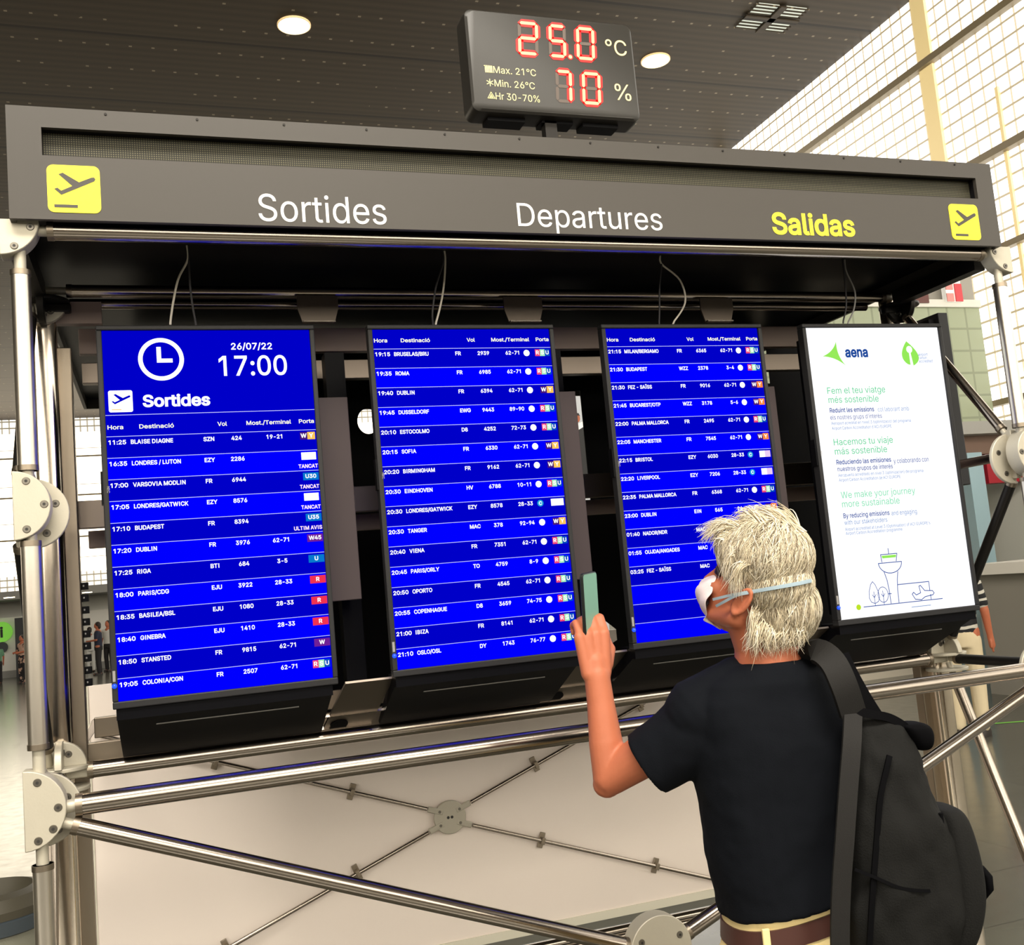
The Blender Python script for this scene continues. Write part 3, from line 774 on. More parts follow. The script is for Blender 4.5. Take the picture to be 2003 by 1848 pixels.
# inner uprights: wide mirror finished column and narrow square post at each end
for x, s in ((XL, 1), (XR, -1)):
    a = rrect(x - 0.034 + (-0.0 if s > 0 else 0), YI + 0.012, x + 0.03, YI + 0.075, 0.02)
    MB().loft([[V((p[0], p[1], z)) for p in a] for z in (0.0, 2.545)]).build('upright', 'steel_mirror', S, smooth=50)
    cx = x + s * 0.043
    o = MB().box((cx - 0.0175, YI + 0.06, 0.0), (cx + 0.0175, YI + 0.10, 2.40)).build('upright', 'steel_brushed', S, smooth=0, bevel=0.003)
    for k in range(10): MB().tube((cx - s * 0.0205, YI + 0.057, 0.4 + 0.2 * k), (cx - s * 0.0205, YI + 0.062, 0.4 + 0.2 * k), 0.005, seg=10).build('bolt', 'screw_hole', o)
    if s > 0:
        for k in range(9):
            z = 1.754 - k * 0.0315; kx = cx + 0.0175
            q = MB(); q.mat(0).box((kx, YI + 0.068, z - 0.0095), (kx + 0.017, YI + 0.094, z + 0.0095)); q.mat(1).box((kx + 0.004, YI + 0.066, z - 0.002), (kx + 0.008, YI + 0.068, z + 0.003))
            q.build('cable_socket', ['black_plastic', 'logo_grey'], o, smooth=0, bevel=0.003)
# cross bars behind the displays
for z0, z1, y, mt, xb0 in ((2.408, 2.481, 0.45, 'bar_brown', .33), (2.323, 2.382, 0.45, 'steel_bracket', .335), (1.911, 1.987, 0.40, 'steel_bracket', .30), (1.863, 1.912, 0.50, 'bar_brown', .33), (1.351, 1.404, 0.40, 'steel_brushed', .33), (1.294, 1.345, 0.35, 'steel_brushed', .30)):
    MB().box((xb0, y, z0), (XR - 0.06, y + 0.03, z1)).build('cross_bar', mt, S, smooth=0, bevel=0.002)
MB().box((0.285, 0.30, 2.455), (0.40, 0.33, 2.515)).build('cross_bar', 'bar_brown', S, smooth=0)
# hanging brackets above and below the gaps
for x0, x1 in ((0.918, 1.034), (1.535, 1.659), (2.206, 2.325)):
    o = MB().prism([(x0, 2.522), (x1, 2.522), (x1, 2.485), (x1 - 0.013, 2.444), (x0 + 0.012, 2.444), (x0, 2.485)], (0, 0.25, 0), XA, ZA, -0.006).build('hanging_bracket', 'steel_bracket', S, smooth=0)
    MB().box((x0 + 0.012, 0.235, 2.441), (x1 - 0.013, 0.256, 2.445)).build('lip', 'steel', o, smooth=0)
for x0, x1 in ((0.907, 1.072), (1.534, 1.735), (2.205, 2.40)):
    A = V((x0, 0.25, 1.318)); X_ = V((1, 0, 0)); Y_ = V((0, -0.20, 0.125)).normalized()
    o = MB().prism([(0.005, 0), (x1 - x0 - 0.03, 0), (x1 - x0, 0.24), (0.04, 0.24)], A, X_, Y_, -0.006).build('lower_bracket', 'steel_bracket', S, smooth=0)
    N_ = X_.cross(Y_).normalized()
    MB().prism(circ(0.045, 0.018, 0.024, 24), A + N_ * 0.0005, X_, Y_, 0.003).build('hole', 'sheet_black', o)
    MB().obox(A + X_ * (x1 - x0 - 0.03) / 2, X_ * (x1 - x0 - 0.03) / 2, Y_ * 0.003, N_ * 0.005).build('lip', 'steel', o, smooth=0)
    MB().obox(A + X_ * (x1 - x0) / 2 + Y_ * 0.07, X_ * (x1 - x0) / 2.1, Y_ * 0.0015, N_ * 0.003).build('fold', 'steel', o, smooth=0)
# black inner partition with cable holes
BYY = 1.0
bm = bmesh.new()
def loop(pts):
    vs = [bm.verts.new(p) for p in pts]
    return [bm.edges.new((vs[i], vs[(i + 1) % len(vs)])) for i in range(len(vs))]
def qpts(u0, v0, u1, v1): 
    a, c_ = on(u0, v0, 'y', BYY), on(u1, v1, 'y', BYY); return (min(a.x, c_.x), max(a.x, c_.x), min(a.z, c_.z), max(a.z, c_.z))
E_ = loop([(p[0], BYY, p[1]) for p in rect(0.47, 1.25, 3.17, 2.54)])
h = qpts(697, 800, 742, 848); E_ += loop([(p[0], BYY, p[1]) for p in circ((h[0] + h[1]) / 2, (h[2] + h[3]) / 2, (h[1] - h[0]) / 2, 28, (h[3] - h[2]) / 2)])
h = qpts(1112, 765, 1156, 992); E_ += loop([(p[0], BYY, p[1]) for p in rect(h[0], h[2], h[1], h[3])])
h = qpts(1480, 668, 1506, 750); E_ += loop([(p[0], BYY, p[1]) for p in rect(h[0], h[2], h[1], h[3])])
h = qpts(1181, 1212, 1208, 1262); E_ += loop([(p[0], BYY, p[1]) for p in ((h[0], h[3]), (h[1], (h[2] + h[3]) / 2 + .01), (h[1], h[2] + .02), (h[0], h[2]))])
bmesh.ops.triangle_fill(bm, edges=E_, use_beauty=True)
me = bpy.data.meshes.new('partition'); 
bmesh.ops.translate(bm, verts=bm.verts, vec=-wloc(S)); bm.to_mesh(me); bm.free(); me.materials.append(MATS['sheet_black'])
o = bpy.data.objects.new('partition', me); COL.objects.link(o); o.parent = S
sm = o.modifiers.new('solid', 'SOLIDIFY'); sm.thickness = 0.004
# rear white panel with rod cross
PY = 1.68
pw = MB().box((0.227, PY, 0.215), (3.03, PY + 0.03, 1.42)).build('backing_panel', 'panel_white', S, smooth=0)
q = MB(); q.box((0.227, PY - 0.006, 0.20), (3.03, PY + 0.034, 0.235)); q.box((0.217, PY - 0.006, 0.20), (0.232, PY + 0.034, 1.42)); q.build('edging', 'panel_edge', pw, smooth=0)
MB().box((0.227, PY + 0.005, 0.165), (3.03, PY + 0.03, 0.20)).build('base_strip', 'grey_base', pw, smooth=0)
DC = on(880, 1598, 'y', PY - 0.03)
dsc = MB().prism(circ(0, 0, 0.068, 40), DC + V((0, 0.008, 0)), XA, ZA, 0.012).build('centre_disc', 'cast_plate', S, smooth=30, bevel=0.003)
for dx in (-0.008, 0.008): MB().tube(DC + V((dx, -0.0045, 0)), DC + V((dx, -0.003, 0)), 0.006, seg=14).build('hole', 'screw_hole', dsc)
for sx in (-1, 1):
    for sz in (-1, 1):
        d = V((sx, 0, sz * 0.37)).normalized(); side = V((-d.z, 0, d.x))
        off = side * 0.02 * sx * sz * -1
        a = DC + d * 0.075 + V((0, 0, sz * 0.012)); L = (1.27 if sz > 0 else 1.28)
        e = DC + d * (1.42 if sz > 0 else 1.36) + V((0, 0, sz * 0.012))
        o = MB().tube(a + d * 0.025, e, 0.0085, seg=16).build('rod', 'steel', S)
        MB().obox(a - d * 0.012, d * 0.034, V((0, 0.005, 0)), side * 0.012).build('end_lug', 'cast_plate', o, bevel=0.004)
        MB().tube(a - d * 0.03 + V((0, -0.006, 0)), a - d * 0.03 + V((0, -0.003, 0)), 0.006, seg=12).build('bolt', 'screw', o)
        for tt in ((0.42, 0.97) if not (sx < 0 and sz > 0) else (0.42, 0.97)):
            c = DC + d * tt * (1.0 if True else 1) + V((0, 0, sz * 0.012))
            MB().obox(c, d * 0.008, V((0, 0.013, 0)), side * 0.014).obox(c + V((0, 0.018, 0)), d * 0.012, V((0, 0.004, 0)), side * 0.032).build('clip', 'steel_brushed', o, bevel=0.002)

# ------------------------------------------------------------------ displays
DX = (0.4107, 1.0731, 1.742, 2.4087); DW, DH, DZT = 0.4985, 0.8857, 2.3538
RH = DH / 17.0
SCR_M = ['scr_navy', 'scr_blue', 'scr_white', 'scr_line', 'scr_yellowtext', 'scr_pinktext', 'scr_pink', 'scr_red', 'scr_purple', 'scr_violet', 'scr_cyan', 'scr_teal', 'scr_green', 'scr_orange', 'scr_amber', 'scr_pale', 'scr_uBlue']
SI = {n: i for i, n in enumerate(SCR_M)}
def display_case(x, label, lean=True):
    z1 = DZT + 0.012; z0 = DZT - DH - 0.017
    t = thing('flight_display', label, 'display', (x + DW / 2, 0.05, z0), 'displays on the stand')
    a, c = x - 0.013, x + DW + 0.012
    q = MB()
    for lo, hi in (((a, -0.008, DZT), (c, 0.022, z1)), ((a, -0.008, z0), (c, 0.022, DZT - DH)), ((a, -0.008, DZT - DH), (x, 0.022, DZT)), ((x + DW, -0.008, DZT - DH), (c, 0.022, DZT))): q.box(lo, hi)
    q.build('bezel', 'bezel', t, smooth=0, bevel=0.0025)
    MB().box((a + .045, 0.021, z0 + 0.03), (c - .045, 0.095, z1 - .03)).build('back_cover', 'black_plastic', t, smooth=0)
    q = MB(); N_ = V((-1, 0, 0))
    q.box((a - 0.004, -0.004, 1.93), (a, 0.02, 2.01)); lb = q.build('logo_plate', 'black_plastic', t, smooth=0)
    q = MB(); write(q, 'NEC', V((a + 0.0095, -0.0088, 1.965)), V((0, 0, -1)), V((1, 0, 0)), 0.006, xc=0, bold=0.01); q.build('lettering', 'logo_grey', t, smooth=0)
    MB().sph(V((a + 0.006, -0.010, 1.505)), 0.0055).build('indicator', 'led_blue', t)
    MB().box((a + 0.003, -0.0088, 1.515), (a + 0.009, -0.007, 1.54)).build('button', 'logo_grey', t, smooth=0)
    # mounting box behind, sticking out on the right
    MB().box((x + DW - 0.1, 0.10, 1.655), (x + DW + 0.105, 0.24, 2.196)).build('mount_box', 'box_brown', t, smooth=0, bevel=0.002)
    MB().box((x - 0.085, 0.27, 1.40), (x - 0.03, 0.33, 2.36)).build('mount_upright', 'black_plastic', t, smooth=0) if x > 1 else None
    # sloping tray under it
    zb = z0 + 0.004
    q = MB(); xa, xb = x - 0.006, x + DW - 0.002
    prof = [(0.0, zb), (0.09, zb), (0.09, zb - 0.02), (0.275, 1.317), (0.262, 1.309), (0.02, zb - 0.03), (0.0, zb - 0.03)]
    q.loft([[V((X_, p[0], p[1])) for p in prof] for X_ in (xa, xb)]); tr = q.build('tray', 'tray_black', t, smooth=0)
    d = V((0, 0.242, 1.309 - zb + 0.03)).normalized(); n = V((0, -d.z, d.y)) if d.z < 0 else V((0, d.z, -d.y))
    c0 = V((x + DW / 2, 0.02, zb - 0.03)) + d * 0.055
    MB().obox(c0 + V((0.0, 0, 0)), XA * 0.17, d * 0.0016, V((0, -1, -1.7)).normalized() * 0.002).build('tray_highlight', 'logo_grey', tr, smooth=0)  # highlight line across the tray, drawn as a thin grey strip
    return t
def screen_base(x, k0=0):
    b = MB(); O = V((x, 0.0, DZT))
    return b, O
def tag_box(b, O, fx0, fx1, t0, t1, m):
    b.mat(SI[m]).flat(rect(fx0 * DW, -t1 * DH, fx1 * DW, -t0 * DH), O - V((0, .0008, 0)), XA, ZA)
def tx(b, s, O, base, cap, m='scr_white', f0=None, f1=None, fc=None, bold=0.024, ws=1.06, lift=0.0014):
    b.mat(SI[m])
    write(b, s, O + V((0, -lift, -base * DH)), XA, ZA, cap * DH, x0=None if f0 is None else f0 * DW, x1=None if f1 is None else f1 * DW, xc=None if fc is None else fc * DW, wscale=ws, bold=bold)
def gate(b, O, k, code):
    t0, t1 = k / 17 + 0.006, k / 17 + 0.0275
    if code == 'RSU':
        for i, (m, ch) in enumerate((('scr_pink', 'R'), ('scr_green', 'S'), ('scr_uBlue', 'U'))):
            a = 0.906 + i * 0.0285; tag_box(b, O, a, a + 0.0285, t0, t1, m); tx(b, ch, O, t1 - 0.005, 0.0125, fc=a + 0.0142)
    elif code in ('WY', 'WY2'):
        tag_box(b, O, 0.918, 0.955, t0, t1, 'scr_violet'); tag_box(b, O, 0.955, 0.994, t0, t1, 'scr_orange' if code == 'WY2' else 'scr_amber')
        tx(b, 'W', O, t1 - 0.005, 0.0125, fc=0.936); tx(b, 'Y', O, t1 - 0.005, 0.0125, fc=0.974)
    elif code == 'blank': tag_box(b, O, 0.918, 0.992, t0, t1, 'scr_white')
    elif code == 'pale': tag_box(b, O, 0.918, 0.955, t0, t1, 'scr_white'); tag_box(b, O, 0.955, 0.992, t0, t1, 'scr_pale')
    else:
        m = {'U': 'scr_cyan', 'W': 'scr_purple', 'R': 'scr_red'}[code[0]]
        tag_box(b, O, 0.92, 0.998, t0, t1, m); tx(b, code, O, t1 - 0.0055, 0.0118, fc=0.959)
def rows(b, O, first, data, circles):
    n0 = first
    for k in range(n0, 17):
        pass
    for i, r in enumerate(data):
        k = first + i; base = k / 17 + 0.0222
        tm, dest, al, fl, ctr, gt = r[:6]
        tx(b, tm, O, base, 0.0122, f0=0.008, f1=0.088); tx(b, dest, O, base, 0.0122, f0=0.109, ws=0.93)
        tx(b, al, O, base, 0.0122, f0=0.446, ws=0.98); tx(b, fl, O, base, 0.0122, fc=0.605, ws=0.98)
        if ctr:
            if circles: tx(b, ctr, O, base, 0.0122, f1=0.812, ws=0.98)
            else: tx(b, ctr, O, base, 0.0122, fc=0.79, ws=0.98)
        if circles and ctr:
            c = SI['scr_teal'] if circles and gt in ('blank', 'pale') else SI['scr_white']
            b.mat(c).flat(circ(0.856 * DW, -(k / 17 + 0.0172) * DH, 0.0165 * DW * 1.08, 24), O - V((0, .0008, 0)), XA, ZA)
            if gt in ('blank', 'pale'): tx(b, 'C', O, k / 17 + 0.0228, 0.011, fc=0.856)
        if gt: gate(b, O, k, gt)
        if len(r) > 6: tx(b, r[6], O, k / 17 + 0.0515, 0.0112, m='scr_pinktext', f1=0.998, ws=0.95)
def headers(b, O, base):
    for s, f0, f1 in (('Hora', .007, .078), ('Destinació', .151, .311), ('Vol', .517, .563), ('Most./Terminal', .657, .878), ('Porta', .917, .993)):
        tx(b, s, O, base, 0.0118, m='scr_yellowtext', f0=f0, f1=f1, bold=0.015)
def hlines(b, O, ks):
    b.mat(SI['scr_line'])
    for k in ks: b.flat(rect(0, -k * RH - 0.0007, DW, -k * RH + 0.0007), O - V((0, .0006, 0)), XA, ZA)

D1 = [('11:25', 'BLAISE DIAGNE', 'SZN', '424', '19-21', 'WY'), ('16:35', 'LONDRES / LUTON', 'EZY', '2286', '', 'blank', 'TANCAT'), ('17:00', 'VARSOVIA MODLIN', 'FR', '6944', '', 'U30', 'TANCAT'),
      ('17:05', 'LONDRES/GATWICK', 'EZY', '8576', '', 'blank', 'TANCAT'), ('17:10', 'BUDAPEST', 'FR', '8394', '', 'U35', 'ULTIM AVIS'), ('17:20', 'DUBLIN', 'FR', '3976', '62-71', 'W45'),
      ('17:25', 'RIGA', 'BTI', '684', '3-5', 'U'), ('18:00', 'PARIS/CDG', 'EJU', '3922', '28-33', 'R'), ('18:35', 'BASILEA/BSL', 'EJU', '1080', '28-33', 'R'), ('18:40', 'GINEBRA', 'EJU', '1410', '28-33', 'R'),
      ('18:50', 'STANSTED', 'FR', '9815', '62-71', 'W'), ('19:05', 'COLONIA/CGN', 'FR', '2507', '62-71', 'RSU')]
D2 = [('19:15', 'BRUSELAS/BRU', 'FR', '2939', '62-71', 'RSU'), ('19:35', 'ROMA', 'FR', '6985', '62-71', 'RSU'), ('19:40', 'DUBLIN', 'FR', '6394', '62-71', 'WY'), ('19:45', 'DUSSELDORF', 'EWG', '9443', '89-90', 'RSU'),
      ('20:10', 'ESTOCOLMO', 'D8', '4252', '72-73', 'RSU'), ('20:15', 'SOFIA', 'FR', '6330', '62-71', 'WY'), ('20:20', 'BIRMINGHAM', 'FR', '9162', '62-71', 'WY'), ('20:30', 'EINDHOVEN', 'HV', '6788', '10-11', 'RSU'),
      ('20:30', 'LONDRES/GATWICK', 'EZY', '8578', '28-33', 'blank'), ('20:30', 'TANGER', 'MAC', '378', '92-94', 'WY'), ('20:40', 'VIENA', 'FR', '7351', '62-71', 'RSU'), ('20:45', 'PARIS/ORLY', 'TO', '4759', '8-9', 'RSU'),
      ('20:50', 'OPORTO', 'FR', '4545', '62-71', 'RSU'), ('20:55', 'COPENHAGUE', 'D8', '3659', '74-75', 'RSU'), ('21:00', 'IBIZA', 'FR', '8141', '62-71', 'RSU'), ('21:10', 'OSLO/OSL', 'DY', '1743', '76-77', 'RSU')]
D3 = [('21:15', 'MILAN/BERGAMO', 'FR', '6365', '62-71', 'RSU'), ('21:30', 'BUDAPEST', 'WZZ', '2378', '3-4', 'RSU'), ('21:30', 'FEZ - SAÏSS', 'FR', '9016', '62-71', 'WY2'), ('21:45', 'BUCAREST/OTP', 'WZZ', '3178', '5-6', 'WY2'),
      ('22:00', 'PALMA MALLORCA', 'FR', '2495', '62-71', 'RSU'), ('22:05', 'MANCHESTER', 'FR', '7545', '62-71', 'WY2'), ('22:15', 'BRISTOL', 'EZY', '6030', '28-33', 'pale'), ('22:20', 'LIVERPOOL', 'EZY', '7206', '28-33', 'pale'),
      ('22:35', 'PALMA MALLORCA', 'FR', '6368', '62-71', 'RSU'), ('23:00', 'DUBLIN', 'EIN', '565', '24-25', 'WY2'), ('01:40', 'NADOR/NDR', 'MAC', '', '', ''), ('01:55', 'OUJDA/ANGADES', 'MAC', '', '', ''), ('03:25', 'FEZ - SAÏSS', 'MAC', '', '', '')]
def finish(b, t): 
    o = b.build('screen', SCR_M, t, smooth=0); return o
def bands(b, O, k0):
    b.mat(SI['scr_navy']).flat(rect(0, -k0 * RH, DW, 0), O, XA, ZA)
    for k in range(k0, 17):
        b.mat(SI['scr_navy'] if (k - k0) % 2 == 0 else SI['scr_blue']).flat(rect(0, -(k + 1) * RH, DW, -k * RH), O, XA, ZA)
# first display
t = display_case(DX[0], 'blue flight display with the white clock and 17:00, leftmost on the stand')
b, O = screen_base(DX[0]); bands(b, O, 5); hlines(b, O, range(4, 17))
O1 = O - V((0, .001, 0)); b.mat(SI['scr_white'])
cx, cz, R1 = 0.268 * DW, -0.0815 * DH, 0.0535
ring(b, O1, XA, ZA, cx, cz, R1 * 0.80, R1, 56)
b.flat(rect(cx - .19 * R1, cz - .16 * R1, cx + .01 * R1, cz + .58 * R1), O1, XA, ZA); b.flat(rect(cx, cz - .16 * R1, cx + .50 * R1, cz + .03 * R1), O1, XA, ZA)
tx(b, '26/07/22', O, 0.0565, 0.0195, f0=.6044, f1=.807, bold=0.02); tx(b, '17:00', O, 0.132, 0.058, f0=.540, f1=.876, bold=0.012)
b.mat(SI['scr_white']).flat(rrect(.0166 * DW, -.2275 * DH, .127 * DW, -.167 * DH, 0.005), O1, XA, ZA)
b.mat(SI['scr_navy']); Oi = O - V((0, .0016, 0)); plane_icon(b, Oi, XA, ZA, .0166 * DW, -.2275 * DH, .1104 * DW, .0605 * DH)
b.mat(SI['scr_amber']).flat(rect(.03 * DW, -.2215 * DH, .074 * DW, -.2195 * DH), Oi, XA, ZA)
tx(b, 'Sortides', O, 0.2155, 0.0345, f0=.172, f1=.489, bold=0.03)
headers(b, O, 0.2745); rows(b, O, 5, D1, False); finish(b, t)
# second
t = display_case(DX[1], 'blue flight display listing 19:15 to 21:10, second from the left')
b, O = screen_base(DX[1]); bands(b, O, 1); hlines(b, O, range(1, 17)); headers(b, O, 0.039); rows(b, O, 1, D2, True); finish(b, t)
# third
t = display_case(DX[2], 'blue flight display listing 21:15 onwards, behind the head of the person in front')
b, O = screen_base(DX[2]); bands(b, O, 1); hlines(b, O, range(1, 17)); headers(b, O, 0.042); rows(b, O, 1, D3, True); finish(b, t)
# fourth: white advert
t = display_case(DX[3], 'white advert display with green leaf logo, rightmost on the stand')
AM = ['scr_white', 'scr_ink', 'scr_inklight', 'scr_mint', 'scr_lime', 'scr_olive', 'scr_mintpale']
b = MB(); O = V((DX[3], 0, DZT)); b.mat(0).flat(rect(0, -DH, DW, 0), O, XA, ZA)
A1, A2 = O - V((0, .0008, 0)), O - V((0, .0014, 0))
def F(x, y): return (x * DW, -y * DH)
def curve3(p, q, c, n=10): return [((1 - s) ** 2 * p[0] + 2 * s * (1 - s) * c[0] + s * s * q[0], (1 - s) ** 2 * p[1] + 2 * s * (1 - s) * c[1] + s * s * q[1]) for s in [i / n for i in range(n)]]
def adtx(s, base, cap, m, f0, f1, bold=0.0):
    b.mat(m); write(b, s, A1 + V((0, 0, -base * DH)), XA, ZA, cap * DH, x0=f0 * DW, x1=f1 * DW, bold=bold)
b.mat(4); P1, P2, P3 = F(.105, .1003), F(.2152, .0472), F(.2694, .1364)
b.flat(curve3(P1, P2, F(.188, .085)) + curve3(P2, P3, F(.205, .10)) + curve3(P3, P1, F(.20, .103)), A1, XA, ZA)
adtx('aena', .1055, .0375, 1, .2714, .4399, 0.03)
b.mat(4); L1, L2 = F(.7428, .0495), F(.765, .139)
b.flat(curve3(L1, F(.752, .139), F(.645, .112)) + curve3(F(.775, .139), L1, F(.888, .112)), A1, XA, ZA)
b.mat(0).flat(circ(*F(.757, .080), 0.0115, 16), A2, XA, ZA); b.flat([F(.751, .088), F(.763, .088), F(.775, .142), F(.752, .142)], A2, XA, ZA)
for s, y in (('airport', .1035), ('carbon', .1155), ('accredited', .128)): adtx(s, y, .0105, 2, .822, .822 + .0105 * len(s), 0.0)
for s, y, f1 in (('Fem el teu viatge', .2325, .534), ('més sostenible', .2645, .476)): adtx(s, y, .0225, 3, .107, f1, 0.002)
adtx('Reduint les emissions', .2985, .0165, 1, .107, .432, 0.014); adtx('col·laborant amb', .300, .0155, 2, .46, .6947, -0.004)
adtx("els nostres grups d'interès", .3225, .0155, 1, .105, .484, 0.0)
adtx('Aeroport acreditat en nivell 3 (optimització) del programa', .3405, .0105, 2, .107, .697); adtx("Airport Carbon Accreditation d'ACI EUROPE", .358, .0105, 2, .107, .546)
for s, y, f1 in (('Hacemos tu viaje', .412, .542), ('más sostenible', .444, .490)): adtx(s, y, .0225, 3, .107, f1, 0.002)
adtx('Reduciendo las emisiones', .4785, .0165, 1, .109, .51, 0.014); adtx('y colaborando con', .4845, .0165, 1, .527, .793, 0.002)
adtx('nuestros grupos de interés', .5015, .0155, 1, .111, .516, 0.006)
adtx('Aeropuerto acreditado en nivel 3 (optimización) del programa', .5205, .0105, 2, .111, .741); adtx('Airport Carbon Accreditation de ACI EUROPE', .537, .0105, 2, .111, .564)
for s, y, f1 in (('We make your journey', .5945, .66), ('more sustainable', .6255, .534)): adtx(s, y, .0225, 6, .112, f1, 0.002)
adtx('By reducing emissions', .6625, .0165, 1, .111, .447, 0.012); adtx('and engaging', .6645, .0155, 2, .462, .652, -0.002)
adtx('with our stakeholders', .6850, .0155, 2, .112, .424, -0.002)
adtx("Airport accredited at Level 3 (Optimisation) of ACI EUROPE's", .7055, .0105, 2, .112, .741); adtx('Airport Carbon Accreditation programme', .7195, .0105, 2, .113, .526)
b.mat(4).flat([F(.348, .80), F(.456, .80), F(.452, .809), F(.353, .809)], A1, XA, ZA)
b.mat(1); lw = 0.0024
def st_(*pp, w=lw): stroke(b, A2, XA, ZA, [F(*p) for p in pp], w)
st_((.4018, .777), (.4018, .795)); st_((.345, .822), (.3416, .796), (.462, .796), (.450, .822)); st_((.3176, .825), (.4881, .825))
bow = [(.403 - .085 * math.cos(PI * k / 14), .825 + .036 * math.sin(PI * k / 14)) for k in range(15)]; st_(*bow)
st_((.352, .856), (.366, .885), (.372, .92), (.3737, .963)); st_((.452, .858), (.441, .885), (.434, .92), (.4319, .963))
st_((.441, .9025), (.6706, .9025)); st_((.6706, .9025), (.6706, .932)); st_((.672, .947), (.672, .963))
st_((.536, .940), (.548, .934), (.566, .944), (.60, .938), (.593, .915), (.605, .913), (.632, .932), (.69, .935), (.70, .943), (.69, .949), (.63, .953), (.60, .962), (.555, .958), (.536, .940))
st_((.175, .9655), (.757, .9655)); st_((.362, .930), (.385, .9305))
tree = [(.259, .884), (.275, .895), (.292, .92), (.297, .938), (.285, .952), (.259, .958), (.234, .952), (.222, .938), (.227, .915), (.243, .893), (.259, .884)]; st_(*tree, w=.0019)
st_(*[(.324 + .037 * math.cos(2 * PI * k / 20), .931 + .026 * math.sin(2 * PI * k / 20)) for k in range(21)], w=.0019)
for cx_ in (.259, .324): st_((cx_, .965), (cx_, .918), w=.0018); st_((cx_ - .013, .928), (cx_, .938), (cx_ + .014, .928), w=.0018)
b.mat(5).flat(circ(*F(.139, .9645), 0.0085, 20), A1, XA, ZA)
b.mat(2).flat(rect(.52 * DW, -.9845 * DH, .665 * DW, -.9825 * DH), A1, XA, ZA)
b.build('screen', AM, t, smooth=0)
# display facing the end of the stand
t = thing('flight_display', 'dark back and edge of a display facing the right end of the stand', 'display', (3.1, 0.2, 1.86), 'displays on the stand')
MB().box((3.06, 0.155, 1.855), (3.10, 0.72, 2.448)).build('bezel', 'bezel', t, smooth=0, bevel=0.003)
MB().box((3.035, 0.175, 1.875), (3.06, 0.70, 2.43)).build('back_cover', 'black_plastic', t, smooth=0)
MB().box((3.01, 0.36, 2.1), (3.036, 0.5, 2.26)).build('mount_plate', 'black_plastic', t, smooth=0)

# cables from canopy to displays
def cable(pts, r, m, label):
    p = []
    n = len(pts)
    for i, (u, v) in enumerate(pts):
        y = 0.035 + (0.06 - 0.035) * i / (n - 1); p.append(on(u, v, 'y', y))
    p.insert(0, V((p[0].x, p[0].y, 2.588))); n += 1
    # smooth
    q = []
    for i in range(len(p) - 1):
        a, b_, c, d = p[max(i - 1, 0)], p[i], p[i + 1], p[min(i + 2, len(p) - 1)]
        for k in range(6):
            s = k / 6; q.append(0.5 * ((2 * b_) + (c - a) * s + (2 * a - 5 * b_ + 4 * c - d) * s * s + (3 * b_ - a - 3 * c + d) * s ** 3))
    q.append(p[-1] - V((0, 0, 0.004)))
    o = MB().sweep(q, r, 8).build('cable', m); return tag(o, label, 'cable', 'cables from the canopy to the displays')
cable([(367, 508), (349, 545), (339, 590), (333, 632)], 0.0028, 'cable_white', 'pale cable going down to the first display from the left')
cable([(369, 508), (372, 560), (377, 600), (383, 633)], 0.0028, 'cable_black', 'black cable going down to the first display from the left')
cable([(871, 512), (868, 560), (861, 600), (852, 634)], 0.0028, 'cable_white', 'pale cable going down to the second display from the left')
cable([(867, 512), (853, 560), (846, 610), (847, 634)], 0.0028, 'cable_black', 'black cable going down to the second display from the left')
cable([(1294, 516), (1330, 548), (1340, 592), (1316, 632)], 0.0028, 'cable_white', 'pale cable curving down to the third display from the left')
cable([(1294, 516), (1290, 560), (1290, 600), (1289, 632)], 0.0028, 'cable_black', 'black cable going down to the third display from the left')
cable([(1655, 530), (1672, 570), (1670, 605), (1658, 632)], 0.0026, 'logo_grey', 'grey cable curving down to the white advert display')
cable([(1651, 530), (1654, 565), (1655, 600), (1649, 630)], 0.0026, 'cable_black', 'black cable going down to the white advert display')

# ------------------------------------------------------------------ temperature sign on the header
t = thing('temperature_sign', 'dark temperature and humidity sign with red digits on top of the header', 'sign', (1.63, -0.03, HZ1))
GX0, GX1, GZ0, GZ1, GY = 1.381, 1.886, 2.945, 3.240, -0.08
b = MB()
rings = []
for ins, y in ((0.006, GY + 0.0), (0.0, GY + 0.006), (-0.002, GY + 0.03), (-0.002, GY + 0.075), (0.02, GY + 0.10)):
    rings.append([V((p[0], y, p[1])) for p in rrect(GX0 + ins, GZ0 + ins, GX1 - ins, GZ1 - ins, 0.022, 6)])
b.loft(rings); b.build('casing', 'sign_case', t, smooth=40)
b = MB(); b.box((GX0 + 0.05, GY + 0.03, GZ0 - 0.012), (GX0 + 0.16, GY + 0.08, GZ0 + .002)); b.box((GX1 - 0.17, GY + 0.03, GZ0 - 0.012), (GX1 - 0.06, GY + 0.08, GZ0 + .002)); b.box((GX0 + .21, GY + 0.03, GZ0 - 0.009), (GX1 - .2, GY + 0.08, GZ0 + .002)); b.build('foot', 'black_plastic', t, smooth=0)
MB().box((1.600, GY + 0.03, HZ1 - 0.001), (1.635, GY + 0.06, GZ0)).build('pole', 'dark_metal', t, smooth=0)
SEG = {'0': 'abcdef', '2': 'abged', '5': 'afgcd', '7': 'abc', '8': 'abcdefg'}
